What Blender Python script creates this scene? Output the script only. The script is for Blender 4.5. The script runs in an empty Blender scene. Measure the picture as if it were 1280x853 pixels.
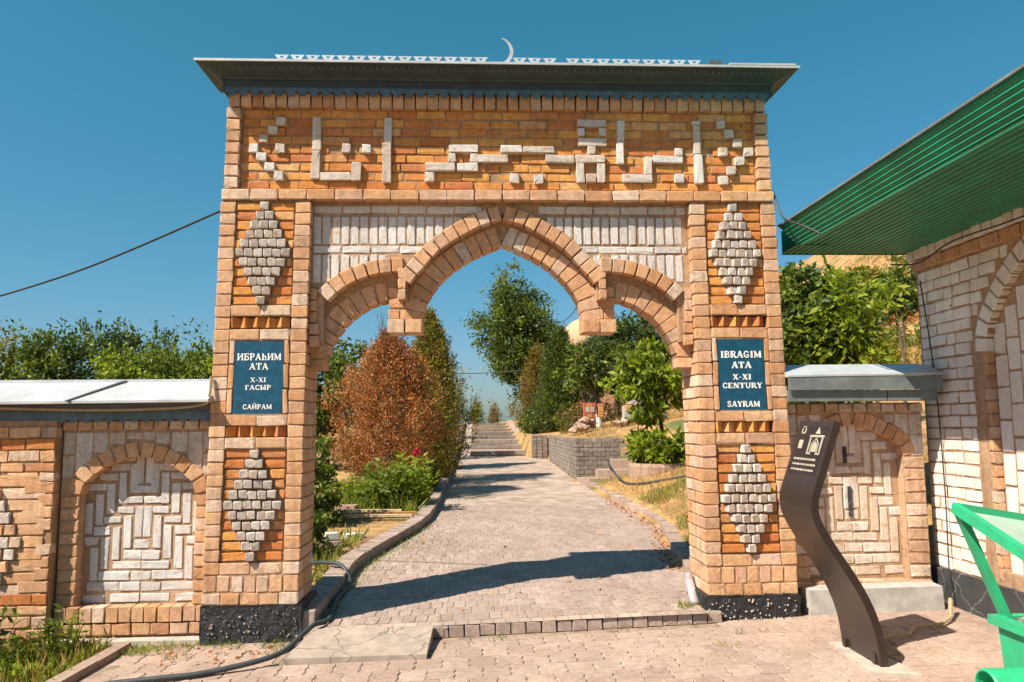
import bpy, bmesh, math, random
import numpy as np
from mathutils import Vector, Matrix
random.seed(7); rng = np.random.default_rng(7)
R = random.uniform
sc = bpy.context.scene
col = sc.collection

# ---------------------------------------------------------------- camera, sky, sun, exposure
CAM_O = Vector((-.24, -6.7, 1.80))
PIT, YAW, ROL = (math.radians(a) for a in (6.126, 2.692, .508))
def cam_ray(u, v):
    x, y, z = u, 1.0, v
    c, s = math.cos(ROL), math.sin(ROL); x, z = c*x + s*z, -s*x + c*z
    c, s = math.cos(PIT), math.sin(PIT); y, z = c*y - s*z, s*y + c*z
    c, s = math.cos(YAW), math.sin(YAW); x, y = c*x + s*y, -s*x + c*y
    return Vector((x, y, z))
cd = bpy.data.cameras.new('camera'); cam = bpy.data.objects.new('camera', cd); col.objects.link(cam)
fw = cam_ray(0, 0); rt = cam_ray(1, 0) - fw; up = cam_ray(0, 1) - fw
M = Matrix.Identity(4)
for i in range(3):
    M[i][0], M[i][1], M[i][2], M[i][3] = rt[i], up[i], -fw[i], CAM_O[i]
cam.matrix_world = M
cd.sensor_width = 36; cd.lens = 27.0; cd.clip_end = 6000; cd.clip_start = .05
sc.camera = cam

SUN_H = Vector((-1.55, -1.0, 0)); SUN_V = 2.08
sun_dir = Vector((SUN_H.x, SUN_H.y, SUN_V)).normalized()
EL = math.asin(sun_dir.z); AZ = math.atan2(sun_dir.x, sun_dir.y)
w = bpy.data.worlds.new('World'); sc.world = w; w.use_nodes = True
nt = w.node_tree; nt.nodes.clear()
wo = nt.nodes.new('ShaderNodeOutputWorld'); bg = nt.nodes.new('ShaderNodeBackground')
sky = nt.nodes.new('ShaderNodeTexSky'); sky.sky_type = 'NISHITA'; sky.sun_disc = False
sky.sun_elevation = EL; sky.sun_rotation = AZ % (2*math.pi); sky.air_density = 1.0; sky.dust_density = .9; sky.ozone_density = 1.5
tint = nt.nodes.new('ShaderNodeMixRGB'); tint.blend_type = 'MULTIPLY'; tint.inputs[0].default_value = 1; tint.inputs[2].default_value = (.72, .98, .98, 1)
hsv = nt.nodes.new('ShaderNodeHueSaturation'); hsv.inputs['Saturation'].default_value = 1.25; hsv.inputs['Hue'].default_value = .485
nt.links.new(sky.outputs[0], hsv.inputs['Color']); nt.links.new(hsv.outputs[0], tint.inputs[1]); sep = nt.nodes.new('ShaderNodeSeparateColor'); cmb = nt.nodes.new('ShaderNodeCombineColor'); nt.links.new(tint.outputs[0], sep.inputs[0])
for ch, (gm, kf) in enumerate(((1.04, .62), (.67, 1.03), (.87, .905))):   # film response of the photograph's teal sky
    pw = nt.nodes.new('ShaderNodeMath'); pw.operation = 'POWER'; pw.inputs[1].default_value = gm; ml = nt.nodes.new('ShaderNodeMath'); ml.operation = 'MULTIPLY'; ml.inputs[1].default_value = kf
    nt.links.new(sep.outputs[ch], pw.inputs[0]); nt.links.new(pw.outputs[0], ml.inputs[0]); nt.links.new(ml.outputs[0], cmb.inputs[ch])
nt.links.new(cmb.outputs[0], bg.inputs[0]); bg.inputs[1].default_value = .082
nt.links.new(bg.outputs[0], wo.inputs[0])
sd = bpy.data.lights.new('sun', 'SUN'); sd.energy = 4.8; sd.angle = math.radians(.5); sd.color = (1, .90, .74)
so = bpy.data.objects.new('sun', sd); col.objects.link(so); so.rotation_euler = sun_dir.to_track_quat('Z', 'Y').to_euler(); so.location = (-10, -10, 20)
sc.view_settings.view_transform = 'Standard'; sc.view_settings.look = 'None'; sc.view_settings.exposure = .98; sc.view_settings.gamma = 1
sc.cycles.max_bounces = 8; sc.cycles.use_denoising = True

# ---------------------------------------------------------------- materials
MATS = {}
def nodes_of(name):
    m = bpy.data.materials.new(name); m.use_nodes = True
    n = m.node_tree.nodes; l = m.node_tree.links
    return m, n, l, n['Principled BSDF']
def N(n, t, **kw):
    o = n.new(t)
    for k, v in kw.items(): setattr(o, k, v)
    return o
def ramp(n, cols, pos=None, interp='LINEAR'):
    r = n.new('ShaderNodeValToRGB'); e = r.color_ramp.elements; r.color_ramp.interpolation = interp
    k = len(cols)
    for i, c in enumerate(cols):
        p = pos[i] if pos else i/(k-1)
        if i < 2: q = e[i]; q.position = p
        else: q = e.new(p)
        q.color = (*c, 1)
    return r
def rnd_node(n, l):
    oi = n.new('ShaderNodeObjectInfo'); ge = n.new('ShaderNodeNewGeometry')
    a = N(n, 'ShaderNodeMath', operation='ADD'); l.new(oi.outputs['Random'], a.inputs[0]); l.new(ge.outputs['Random Per Island'], a.inputs[1])
    f = N(n, 'ShaderNodeMath', operation='FRACT'); l.new(a.outputs[0], f.inputs[0])
    return f
def mat_piece(name, cols, pos=None, dirt=(.12, .08, .05), dirt_amt=.5, dscale=6, fine=60, bump=.4, rough=.9, interp='LINEAR', worn=None, mott=1.0):
    """brick / stone: colour by piece, blotches and grain on top"""
    m, n, l, p = nodes_of(name)
    f = rnd_node(n, l); r = ramp(n, cols, pos, interp); l.new(f.outputs[0], r.inputs[0])
    ge = n.new('ShaderNodeNewGeometry')
    big = N(n, 'ShaderNodeTexNoise'); big.inputs['Scale'].default_value = dscale; big.inputs['Detail'].default_value = 6; big.inputs['Roughness'].default_value = .65
    l.new(ge.outputs['Position'], big.inputs['Vector'])
    br = ramp(n, [(0, 0, 0), (1, 1, 1)], [.42, .75]); l.new(big.outputs[0], br.inputs[0])
    mul = N(n, 'ShaderNodeMath', operation='MULTIPLY'); mul.inputs[1].default_value = dirt_amt; l.new(br.outputs[0], mul.inputs[0])
    mx = n.new('ShaderNodeMixRGB'); l.new(mul.outputs[0], mx.inputs[0]); l.new(r.outputs[0], mx.inputs[1]); mx.inputs[2].default_value = (*dirt, 1)
    out = mx
    fi = N(n, 'ShaderNodeTexNoise'); fi.inputs['Scale'].default_value = fine; fi.inputs['Detail'].default_value = 8; fi.inputs['Roughness'].default_value = .75
    l.new(ge.outputs['Position'], fi.inputs['Vector'])
    if worn:
        wr = ramp(n, [(0, 0, 0), (1, 1, 1)], [.56, .66]); wn = N(n, 'ShaderNodeTexNoise'); wn.inputs['Scale'].default_value = 22; wn.inputs['Detail'].default_value = 8; wn.inputs['Roughness'].default_value = .7
        l.new(ge.outputs['Position'], wn.inputs['Vector']); l.new(wn.outputs[0], wr.inputs[0])
        m2 = n.new('ShaderNodeMixRGB'); l.new(wr.outputs[0], m2.inputs[0]); l.new(out.outputs[0], m2.inputs[1]); m2.inputs[2].default_value = (*worn, 1); out = m2
    mo = N(n, 'ShaderNodeTexNoise'); mo.inputs['Scale'].default_value = 27; mo.inputs['Detail'].default_value = 5; mo.inputs['Roughness'].default_value = .7; l.new(ge.outputs['Position'], mo.inputs['Vector'])
    mor = ramp(n, [(.70, .66, .62), (1, 1, 1), (1.12, 1.12, 1.12)], [.32, .52, .72]); l.new(mo.outputs[0], mor.inputs[0])
    mom = N(n, 'ShaderNodeMixRGB', blend_type='MULTIPLY'); mom.inputs[0].default_value = mott; l.new(out.outputs[0], mom.inputs[1]); l.new(mor.outputs[0], mom.inputs[2]); out = mom
    mp = n.new('ShaderNodeMapping'); mp.inputs['Scale'].default_value = (16, 16, 1.1); l.new(ge.outputs['Position'], mp.inputs['Vector'])
    stn = N(n, 'ShaderNodeTexNoise'); stn.inputs['Scale'].default_value = 1; stn.inputs['Detail'].default_value = 4; l.new(mp.outputs[0], stn.inputs['Vector'])
    bst = N(n, 'ShaderNodeTexNoise'); bst.inputs['Scale'].default_value = 1.3; bst.inputs['Detail'].default_value = 6; l.new(ge.outputs['Position'], bst.inputs['Vector'])
    sr = ramp(n, [(.80, .77, .74), (1, 1, 1), (1.05, 1.05, 1.05)], [.34, .5, .7]); l.new(stn.outputs[0], sr.inputs[0])
    s2 = ramp(n, [(.84, .82, .80), (1.06, 1.06, 1.06)], [.36, .62]); l.new(bst.outputs[0], s2.inputs[0])
    for rr_ in (sr, s2):
        q_ = N(n, 'ShaderNodeMixRGB', blend_type='MULTIPLY'); q_.inputs[0].default_value = min(1, .2+.8*mott); l.new(out.outputs[0], q_.inputs[1]); l.new(rr_.outputs[0], q_.inputs[2]); out = q_
    hs = n.new('ShaderNodeHueSaturation'); mr = N(n, 'ShaderNodeMapRange'); mr.inputs[1].default_value = .3; mr.inputs[2].default_value = .7; mr.inputs[3].default_value = 1-.34*(.4+.6*mott); mr.inputs[4].default_value = 1+.24*(.4+.6*mott)
    l.new(fi.outputs[0], mr.inputs[0]); l.new(mr.outputs[0], hs.inputs['Value']); l.new(out.outputs[0], hs.inputs['Color'])
    l.new(hs.outputs[0], p.inputs['Base Color']); p.inputs['Roughness'].default_value = rough
    bu = n.new('ShaderNodeBump'); bu.inputs['Strength'].default_value = bump; bu.inputs['Distance'].default_value = .01
    l.new(fi.outputs[0], bu.inputs['Height']); l.new(bu.outputs[0], p.inputs['Normal'])
    MATS[name] = m; return m
def mat_plain(name, c, rough=.6, metal=0, var=.25, scale=8, bump=0, c2=None, lo=.4, hi=.65):
    m, n, l, p = nodes_of(name)
    ge = n.new('ShaderNodeNewGeometry'); t = N(n, 'ShaderNodeTexNoise'); t.inputs['Scale'].default_value = scale; t.inputs['Detail'].default_value = 8; t.inputs['Roughness'].default_value = .65
    l.new(ge.outputs['Position'], t.inputs['Vector'])
    d = c2 if c2 else tuple(x*(1-var) for x in c)
    r = ramp(n, [d, c], [lo, hi]); l.new(t.outputs[0], r.inputs[0]); l.new(r.outputs[0], p.inputs['Base Color'])
    p.inputs['Roughness'].default_value = rough; p.inputs['Metallic'].default_value = metal
    if bump:
        b = n.new('ShaderNodeBump'); b.inputs['Strength'].default_value = bump; b.inputs['Distance'].default_value = .02; l.new(t.outputs[0], b.inputs['Height']); l.new(b.outputs[0], p.inputs['Normal'])
    MATS[name] = m; return m
def mat_leaf(name, cols, pos=None, trans=.35, rough=.55):
    m, n, l, p = nodes_of(name)
    f = rnd_node(n, l); r = ramp(n, cols, pos); l.new(f.outputs[0], r.inputs[0])
    l.new(r.outputs[0], p.inputs['Base Color']); p.inputs['Roughness'].default_value = rough
    tr = n.new('ShaderNodeBsdfTranslucent'); l.new(r.outputs[0], tr.inputs[0]); ms = n.new('ShaderNodeMixShader'); ms.inputs[0].default_value = trans
    l.new(p.outputs[0], ms.inputs[1]); l.new(tr.outputs[0], ms.inputs[2]); l.new(ms.outputs[0], n['Material Output'].inputs[0])
    MATS[name] = m; return m

mat_piece('buff', [(.52, .265, .125), (.62, .35, .18), (.66, .41, .24), (.57, .305, .155), (.61, .38, .255), (.68, .53, .41), (.47, .22, .105)], [0, .22, .45, .65, .82, .93, 1], mott=.65, dirt=(.34, .19, .11), dirt_amt=.5, dscale=9, bump=.28)
mat_piece('buffpale', [(.50, .30, .18), (.58, .37, .24), (.62, .46, .33), (.72, .62, .52)], [0, .5, .8, 1], dirt=(.28, .17, .11), dirt_amt=.5)
mat_piece('orange', [(.54, .18, .05), (.62, .25, .06), (.69, .34, .085), (.50, .16, .055), (.70, .43, .18)], [0, .3, .55, .8, 1], mott=.65, dirt=(.40, .14, .05), dirt_amt=.5, dscale=14, bump=.3)
mat_piece('whitebrick', [(.60, .575, .56), (.68, .665, .66), (.55, .52, .50)], mott=.35, dirt=(.46, .43, .41), dirt_amt=.5, dscale=9, worn=(.50, .30, .18))
mat_piece('greybrick', [(.56, .48, .42), (.66, .60, .55), (.56, .46, .38)], mott=.5, dirt=(.36, .31, .28), dirt_amt=.6, dscale=12, worn=(.48, .30, .19))
mat_piece('block', [(.76, .70, .65), (.82, .79, .76), (.72, .64, .57), (.79, .74, .70)], mott=.3, dirt=(.54, .42, .33), dirt_amt=.4, dscale=10)
mat_piece('paleblock', [(.66, .56, .47), (.74, .68, .62), (.60, .48, .38), (.70, .61, .53)], mott=.4, dirt=(.44, .32, .24), dirt_amt=.6, dscale=10, worn=(.52, .33, .20))
mat_plain('tinfascia', (.22, .255, .27), .5, .3, var=.3, scale=5)
mat_plain('corngrey', (.04, .06, .068), .55, .1, var=.3, scale=8)
mat_piece('mortar', [(.42, .27, .155), (.42, .27, .155)], dirt=(.26, .15, .085), dirt_amt=.7, dscale=5, fine=90, bump=.8)
mat_piece('mortarpale', [(.50, .33, .21), (.50, .33, .21)], dirt=(.36, .21, .12), dirt_amt=.7, dscale=5, fine=90, bump=.8)
mat_piece('paver', [(.345, .258, .222), (.395, .302, .262), (.315, .238, .205), (.425, .328, .285)], mott=.6, dirt=(.25, .185, .15), dirt_amt=.55, dscale=5, bump=.35)
mat_piece('paverpink', [(.37, .27, .22), (.43, .32, .265), (.34, .245, .205), (.46, .345, .285)], mott=.6, dirt=(.26, .175, .12), dirt_amt=.55, dscale=4, bump=.35)
mat_piece('stone', [(.42, .29, .22), (.50, .36, .28), (.36, .24, .19)], dirt=(.25, .17, .13), bump=.6)
mat_piece('greyblock', [(.20, .165, .145), (.28, .235, .21), (.24, .20, .175), (.33, .28, .24)], dirt=(.14, .11, .095), dirt_amt=.6, dscale=7)
mat_plain('sand', (.33, .25, .185), .95, var=.45, scale=9, bump=.3)
mat_plain('concrete', (.52, .45, .38), .9, var=.35, scale=7, bump=.25)
def mat_cracked(name, c, crack, sc_):
    m = mat_plain(name, c, .9, var=.3, scale=7, bump=.3); n = m.node_tree.nodes; l = m.node_tree.links; p = n['Principled BSDF']
    ge = n.new('ShaderNodeNewGeometry'); wn = N(n, 'ShaderNodeTexNoise'); wn.inputs['Scale'].default_value = 6; l.new(ge.outputs['Position'], wn.inputs['Vector'])
    ad = N(n, 'ShaderNodeMixRGB', blend_type='ADD'); ad.inputs[0].default_value = .16; l.new(ge.outputs['Position'], ad.inputs[1]); l.new(wn.outputs['Color'], ad.inputs[2])
    v = N(n, 'ShaderNodeTexVoronoi', feature='DISTANCE_TO_EDGE'); v.inputs['Scale'].default_value = sc_; l.new(ad.outputs[0], v.inputs['Vector'])
    r = ramp(n, [(0, 0, 0), (1, 1, 1)], [.006, .02]); l.new(v.outputs['Distance'], r.inputs[0]); mx = n.new('ShaderNodeMixRGB'); l.new(r.outputs[0], mx.inputs[0]); mx.inputs[1].default_value = (*crack, 1)
    src = p.inputs['Base Color'].links[0].from_socket; l.new(src, mx.inputs[2]); l.new(mx.outputs[0], p.inputs['Base Color'])
mat_cracked('crackedslab', (.40, .325, .27), (.19, .145, .115), 2.6)
mat_plain('concretegrey', (.46, .43, .40), .9, var=.3, scale=9, bump=.15)
mat_plain('bitumen', (.018, .019, .022), .45, scale=38, bump=.8, c2=(.014, .015, .018))
mat_cracked('plinthdark', (.045, .046, .05), (.15, .14, .135), 3.4)
mat_plain('chip', (.5, .42, .36), .9)
mat_plain('tin', (.105, .125, .135), .5, .25, var=.35, scale=5)
mat_plain('tinwhite', (.50, .51, .53), .45, .1, var=.22, scale=3.5)
mat_plain('tinlight', (.62, .66, .70), .38, .35, var=.2, scale=4)
mat_plain('bluetrim', (.10, .165, .205), .5, .3, var=.35, scale=10)
mat_plain('green', (.014, .25, .135), .45, .0, scale=3.5, c2=(.02, .17, .095), bump=.1)
mat_plain('bingreen', (.02, .42, .19), .5, .0, scale=9, c2=(.03, .33, .16), bump=.08)
mat_plain('binpale', (.42, .55, .46), .35, .0, var=.2, scale=5)
mat_plain('signblue', (.008, .085, .155), .35, .0, scale=14, c2=(.004, .055, .105))
mat_plain('letterwhite', (.80, .80, .78), .6, var=.05)
mat_plain('stele', (.050, .034, .030), .36, .3, var=.25, scale=4)
mat_plain('stelepanel', (.030, .020, .018), .4, .2, var=.2)
mat_plain('engrave', (.50, .46, .36), .5, .2, var=.2)
mat_plain('hose', (.045, .055, .06), .55, var=.3, scale=15)
mat_plain('cable', (.015, .016, .018), .6)
mat_plain('beigecable', (.42, .30, .19), .6)
mat_plain('bark', (.16, .11, .075), .95, var=.5, scale=14, bump=.6)
mat_plain('whitewash', (.70, .68, .64), .9, var=.2, scale=12)
mat_plain('woodstick', (.50, .36, .22), .9, var=.3, scale=20)
mat_plain('plank', (.62, .47, .30), .85, var=.3, scale=10)
mat_plain('plankorange', (.55, .24, .07), .85, var=.3, scale=10)
mat_plain('lilac', (.42, .36, .38), .6, var=.25, scale=12)
mat_plain('redbox', (.42, .10, .065), .8, var=.3, scale=9)
mat_plain('dome', (.52, .35, .21), .85, var=.2, scale=3)
mat_plain('brickfar', (.42, .23, .13), .9, var=.3, scale=4)
mat_plain('rail', (.22, .27, .32), .5, .3)
mat_leaf('leafdark', [(.028, .060, .010), (.065, .115, .014), (.115, .165, .020), (.04, .08, .012)], trans=.42)
mat_leaf('leafmid', [(.07, .12, .012), (.145, .20, .016), (.23, .26, .024), (.085, .14, .012)], trans=.45)
mat_leaf('leaflight', [(.15, .22, .012), (.26, .34, .018), (.35, .40, .03), (.17, .25, .014)], trans=.5)
mat_leaf('leafyellow', [(.14, .14, .016), (.27, .22, .022), (.42, .28, .035), (.09, .12, .014)], trans=.45)
mat_leaf('leafrust', [(.38, .13, .03), (.54, .20, .05), (.60, .29, .10), (.26, .09, .03), (.48, .17, .04)], trans=.25, rough=.8)
mat_leaf('leafgreendark', [(.022, .050, .012), (.045, .080, .016), (.075, .11, .02), (.13, .115, .022)], trans=.4)
mat_leaf('leafdrymix', [(.10, .09, .025), (.28, .13, .04), (.06, .085, .016), (.34, .17, .06), (.09, .12, .02)])
mat_leaf('grassgreen', [(.13, .19, .018), (.24, .28, .03), (.36, .34, .06), (.10, .16, .015)], trans=.5)
mat_leaf('grassdry', [(.42, .23, .06), (.52, .31, .09), (.34, .19, .05), (.20, .19, .04)])
mat_leaf('petalred', [(.50, .02, .05), (.62, .05, .09)])
mat_leaf('petalpink', [(.70, .42, .42), (.75, .55, .5)])
def mat_terrain():
    m, n, l, p = nodes_of('terrain'); ge = n.new('ShaderNodeNewGeometry')
    a = N(n, 'ShaderNodeTexNoise'); a.inputs['Scale'].default_value = .8; a.inputs['Detail'].default_value = 8; l.new(ge.outputs['Position'], a.inputs['Vector'])
    ra = ramp(n, [(.12, .13, .04), (.34, .20, .075), (.44, .27, .11), (.24, .12, .055)], [.36, .46, .56, .68]); l.new(a.outputs[0], ra.inputs[0])
    b = N(n, 'ShaderNodeTexNoise'); b.inputs['Scale'].default_value = 7; b.inputs['Detail'].default_value = 9; b.inputs['Roughness'].default_value = .75; l.new(ge.outputs['Position'], b.inputs['Vector'])
    rb = ramp(n, [(.6, .6, .6), (1.25, 1.25, 1.25)], [.35, .65]); l.new(b.outputs[0], rb.inputs[0])
    mx = N(n, 'ShaderNodeMixRGB', blend_type='MULTIPLY'); mx.inputs[0].default_value = 1; l.new(ra.outputs[0], mx.inputs[1]); l.new(rb.outputs[0], mx.inputs[2])
    l.new(mx.outputs[0], p.inputs['Base Color']); p.inputs['Roughness'].default_value = 1
    bu = n.new('ShaderNodeBump'); bu.inputs['Distance'].default_value = .04; l.new(b.outputs[0], bu.inputs['Height']); l.new(bu.outputs[0], p.inputs['Normal'])
    MATS['terrain'] = m
mat_terrain()
def mat_masonry(name, c1, c2, mort, bw, bh, far=False):
    m, n, l, p = nodes_of(name); tc = n.new('ShaderNodeTexCoord')
    b = n.new('ShaderNodeTexBrick'); b.inputs['Scale'].default_value = 1; b.inputs['Brick Width'].default_value = bw; b.inputs['Row Height'].default_value = bh; b.inputs['Mortar Size'].default_value = .008
    b.inputs['Color1'].default_value = (*c1, 1); b.inputs['Color2'].default_value = (*c2, 1); b.inputs['Mortar'].default_value = (*mort, 1)
    l.new(tc.outputs['Object'], b.inputs['Vector']); t = N(n, 'ShaderNodeTexNoise'); t.inputs['Scale'].default_value = 3; t.inputs['Detail'].default_value = 8; l.new(tc.outputs['Object'], t.inputs['Vector'])
    rb = ramp(n, [(.7, .7, .7), (1.15, 1.15, 1.15)], [.35, .65]); l.new(t.outputs[0], rb.inputs[0])
    mx = N(n, 'ShaderNodeMixRGB', blend_type='MULTIPLY'); mx.inputs[0].default_value = 1; l.new(b.outputs[0], mx.inputs[1]); l.new(rb.outputs[0], mx.inputs[2])
    l.new(mx.outputs[0], p.inputs['Base Color']); p.inputs['Roughness'].default_value = .95; MATS[name] = m
mat_masonry('farpaving', (.35, .265, .215), (.40, .31, .255), (.28, .21, .17), .105, .205)
def mat_glass():
    m, n, l, p = nodes_of('clearplastic'); p.inputs['Base Color'].default_value = (.85, .93, .92, 1); p.inputs['Roughness'].default_value = .08; p.inputs['Transmission Weight'].default_value = .9; p.inputs['IOR'].default_value = 1.2
    MATS['clearplastic'] = m
mat_glass()

# ---------------------------------------------------------------- builders
def wloc(o):
    v = Vector((0, 0, 0))
    while o is not None: v += o.location; o = o.parent
    return v
def tag(o, label=None, cat=None, group=None, kind=None):
    if label: o['label'] = label
    if cat: o['category'] = cat
    if group: o['group'] = group
    if kind: o['kind'] = kind
    return o
def thing(name, loc, label, cat, group=None):
    o = bpy.data.objects.new(name, None); col.objects.link(o); o.location = loc; o.empty_display_size = .2
    return tag(o, label, cat, group)
class MB:
    """collects geometry in world coordinates, built as ONE mesh object"""
    def __init__(s): s.v = []; s.f = []; s.smooth = False
    def add(s, vs, fs):
        k = len(s.v); s.v += [tuple(x) for x in vs]; s.f += [tuple(i+k for i in f) for f in fs]; return s
    def box(s, x0, x1, y0, y1, z0, z1, mp=None):
        vs = [(x, y, z) for z in (z0, z1) for y in (y0, y1) for x in (x0, x1)]
        if mp: vs = [mp(*q) for q in vs]
        return s.add(vs, [(0, 2, 3, 1), (4, 5, 7, 6), (0, 1, 5, 4), (2, 6, 7, 3), (0, 4, 6, 2), (1, 3, 7, 5)])
    def prism(s, poly, d, fn):
        """poly 2D, depth d=(d0,d1); fn(a,b,t)->xyz"""
        n = len(poly)
        vs = [fn(a, b, d[0]) for a, b in poly] + [fn(a, b, d[1]) for a, b in poly]
        return s.add(vs, [tuple(range(n))[::-1], tuple(range(n, 2*n))] + [(i, (i+1) % n, n+(i+1) % n, n+i) for i in range(n)])
    def tube(s, pts, rad, n=6, cap=True):
        pts = [Vector(p) for p in pts]; k = len(pts)
        if not hasattr(rad, '__len__'): rad = [rad]*k
        base = len(s.v); pu = None
        for i, p in enumerate(pts):
            t = (pts[min(i+1, k-1)] - pts[max(i-1, 0)]).normalized()
            a = Vector((0, 0, 1)) if abs(t.z) < .9 else Vector((1, 0, 0))
            u = pu - t*pu.dot(t) if pu is not None and (pu - t*pu.dot(t)).length > 1e-3 else t.cross(a)
            u.normalize(); pu = u; v2 = t.cross(u)
            for j in range(n):
                q = p + (u*math.cos(2*math.pi*j/n) + v2*math.sin(2*math.pi*j/n))*rad[i]; s.v.append(tuple(q))
        for i in range(k-1):
            for j in range(n):
                a = base+i*n+j; b = base+i*n+(j+1) % n; s.f.append((a, b, b+n, a+n))
        if cap: s.f.append(tuple(base+j for j in range(n))[::-1]); s.f.append(tuple(base+(k-1)*n+j for j in range(n)))
        return s
    def lathe(s, prof, c, n=16, axis='z'):
        base = len(s.v)
        for r, h in prof:
            for j in range(n):
                a = 2*math.pi*j/n; q = (r*math.cos(a), r*math.sin(a), h)
                if axis == 'x': q = (q[2], q[0], q[1])
                if axis == 'y': q = (q[0], q[2], q[1])
                s.v.append((q[0]+c[0], q[1]+c[1], q[2]+c[2]))
        for i in range(len(prof)-1):
            for j in range(n):
                a = base+i*n+j; b = base+i*n+(j+1) % n; s.f.append((a, b, b+n, a+n))
        return s
    def build(s, name, mat, parent=None, kind=None, smooth=False, loc=None):
        me = bpy.data.meshes.new(name); o0 = wloc(parent) if parent else Vector(loc or (0, 0, 0))
        me.from_pydata([(x-o0.x, y-o0.y, z-o0.z) for x, y, z in s.v], [], s.f)
        bm = bmesh.new(); bm.from_mesh(me); bmesh.ops.recalc_face_normals(bm, faces=bm.faces); bm.to_mesh(me); bm.free()
        me.materials.append(MATS[mat])
        if smooth:
            for p in me.polygons: p.use_smooth = True
        o = bpy.data.objects.new(name, me); col.objects.link(o)
        if parent: o.parent = parent
        elif loc: o.location = loc
        if kind: o['kind'] = kind
        return o
_cache = {}
def brick_mesh(w, h, d, mat, var, rough=.0028):
    key = (round(w, 2), round(h, 2), round(d, 2), mat, var, rough)
    if key in _cache: return _cache[key]
    w, h, d = key[:3]
    rr = random.Random(hash(key[:3]) + var*17)
    c = min(.0055, .12*min(w, h)); b = min(.004, .1*min(w, h))
    def ring(ix, y, j):
        x, z = w/2-ix, h/2-ix; cc = c
        pts = [(-x+cc, -z), (x-cc, -z), (x, -z+cc), (x, z-cc), (x-cc, z), (-x+cc, z), (-x, z-cc), (-x, -z+cc)]
        return [(px+rr.gauss(0, j), y+rr.gauss(0, j*.35), pz+rr.gauss(0, j)) for px, pz in pts]
    vs = ring(0, d, 0) + ring(0, b, rough) + ring(b, 0, rough)
    for _ in range(rr.choice((0, 1, 1, 2))):      # a chipped arris
        q = 16+rr.randrange(8); x_, y_, z_ = vs[q]; k_ = rr.uniform(.008, .016); l_ = math.hypot(x_, z_) or 1; vs[q] = (x_-x_/l_*k_, y_+.002, z_-z_/l_*k_)
    fs = []
    for k in (0, 8):
        for i in range(8): fs.append((k+i, k+(i+1) % 8, k+8+(i+1) % 8, k+8+i))
    vs.append((rr.gauss(0, .004), -abs(rr.gauss(0, .0006)), rr.gauss(0, .004)))
    for i in range(8): fs.append((16+i, 16+(i+1) % 8, 24))
    fs.append(tuple(range(8))[::-1])
    me = bpy.data.meshes.new('brick_%s' % mat); me.from_pydata(vs, [], fs)
    bm = bmesh.new(); bm.from_mesh(me); bmesh.ops.recalc_face_normals(bm, faces=bm.faces); bm.to_mesh(me); bm.free()
    me.materials.append(MATS[mat]); _cache[key] = me; return me
def brick(parent, name, mat, x, y, z, w, h, d, ry=0, rz=0, j=1.0, tilt=0):
    """front face centre at (x,y,z), facing -Y before turning by rz; j scales the hand-laid unevenness"""
    me = brick_mesh(w, h, d, mat, random.randrange(6))
    o = bpy.data.objects.new(name, me); col.objects.link(o); o.parent = parent
    o.location = Vector((x+R(-.002, .002)*j, y+R(-.003, .003)*j, z+R(-.002, .002)*j)) - wloc(parent)
    o.rotation_euler = (R(-.008, .008)*j + tilt, ry+R(-.008, .008)*j, rz+R(-.012, .012)*j)
    o.scale = (w/round(w, 2), 1, h/round(h, 2)) if round(w, 2) > 0 and round(h, 2) > 0 else (1, 1, 1)
    return o
def brick_geo(mb, mat, x, y, z, w, h, d, ry=0, rz=0):
    """same brick joined into a stuff mesh"""
    me = brick_mesh(w, h, d, mat, random.randrange(6)); mt = Matrix.Translation((x, y, z)) @ Matrix.Rotation(rz, 4, 'Z') @ Matrix.Rotation(ry, 4, 'Y')
    mb.add([mt @ v.co for v in me.vertices], [tuple(p.vertices) for p in me.polygons])
def spline(pts, n=12):
    out = []; P = [Vector(p) for p in pts]
    for i in range(len(P)-1):
        p0 = P[max(i-1, 0)]; p1 = P[i]; p2 = P[i+1]; p3 = P[min(i+2, len(P)-1)]
        for k in range(n):
            t = k/n; out.append(.5*((2*p1)+(p2-p0)*t+(2*p0-5*p1+4*p2-p3)*t*t+(3*p1-p0-3*p2+p3)*t**3))
    out.append(P[-1]); return out
def resample(poly, step):
    """points + unit tangents at even spacing step along a polyline, centred in each step"""
    P = [Vector(p) for p in poly]; L = [0]
    for a, b in zip(P, P[1:]): L.append(L[-1]+(b-a).length)
    n = max(1, round(L[-1]/step)); st = L[-1]/n; out = []
    for k in range(n):
        s = (k+.5)*st; i = max(j for j in range(len(L)-1) if L[j] <= s); t = (s-L[i])/max(1e-9, L[i+1]-L[i])
        a0, a1 = max(0, s-st*.4), min(L[-1], s+st*.4)
        def at(q):
            i2 = max(j for j in range(len(L)-1) if L[j] <= q); return P[i2].lerp(P[i2+1], (q-L[i2])/max(1e-9, L[i2+1]-L[i2]))
        out.append((P[i].lerp(P[i+1], t), (at(a1)-at(a0)).normalized()))
    return out, st
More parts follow.
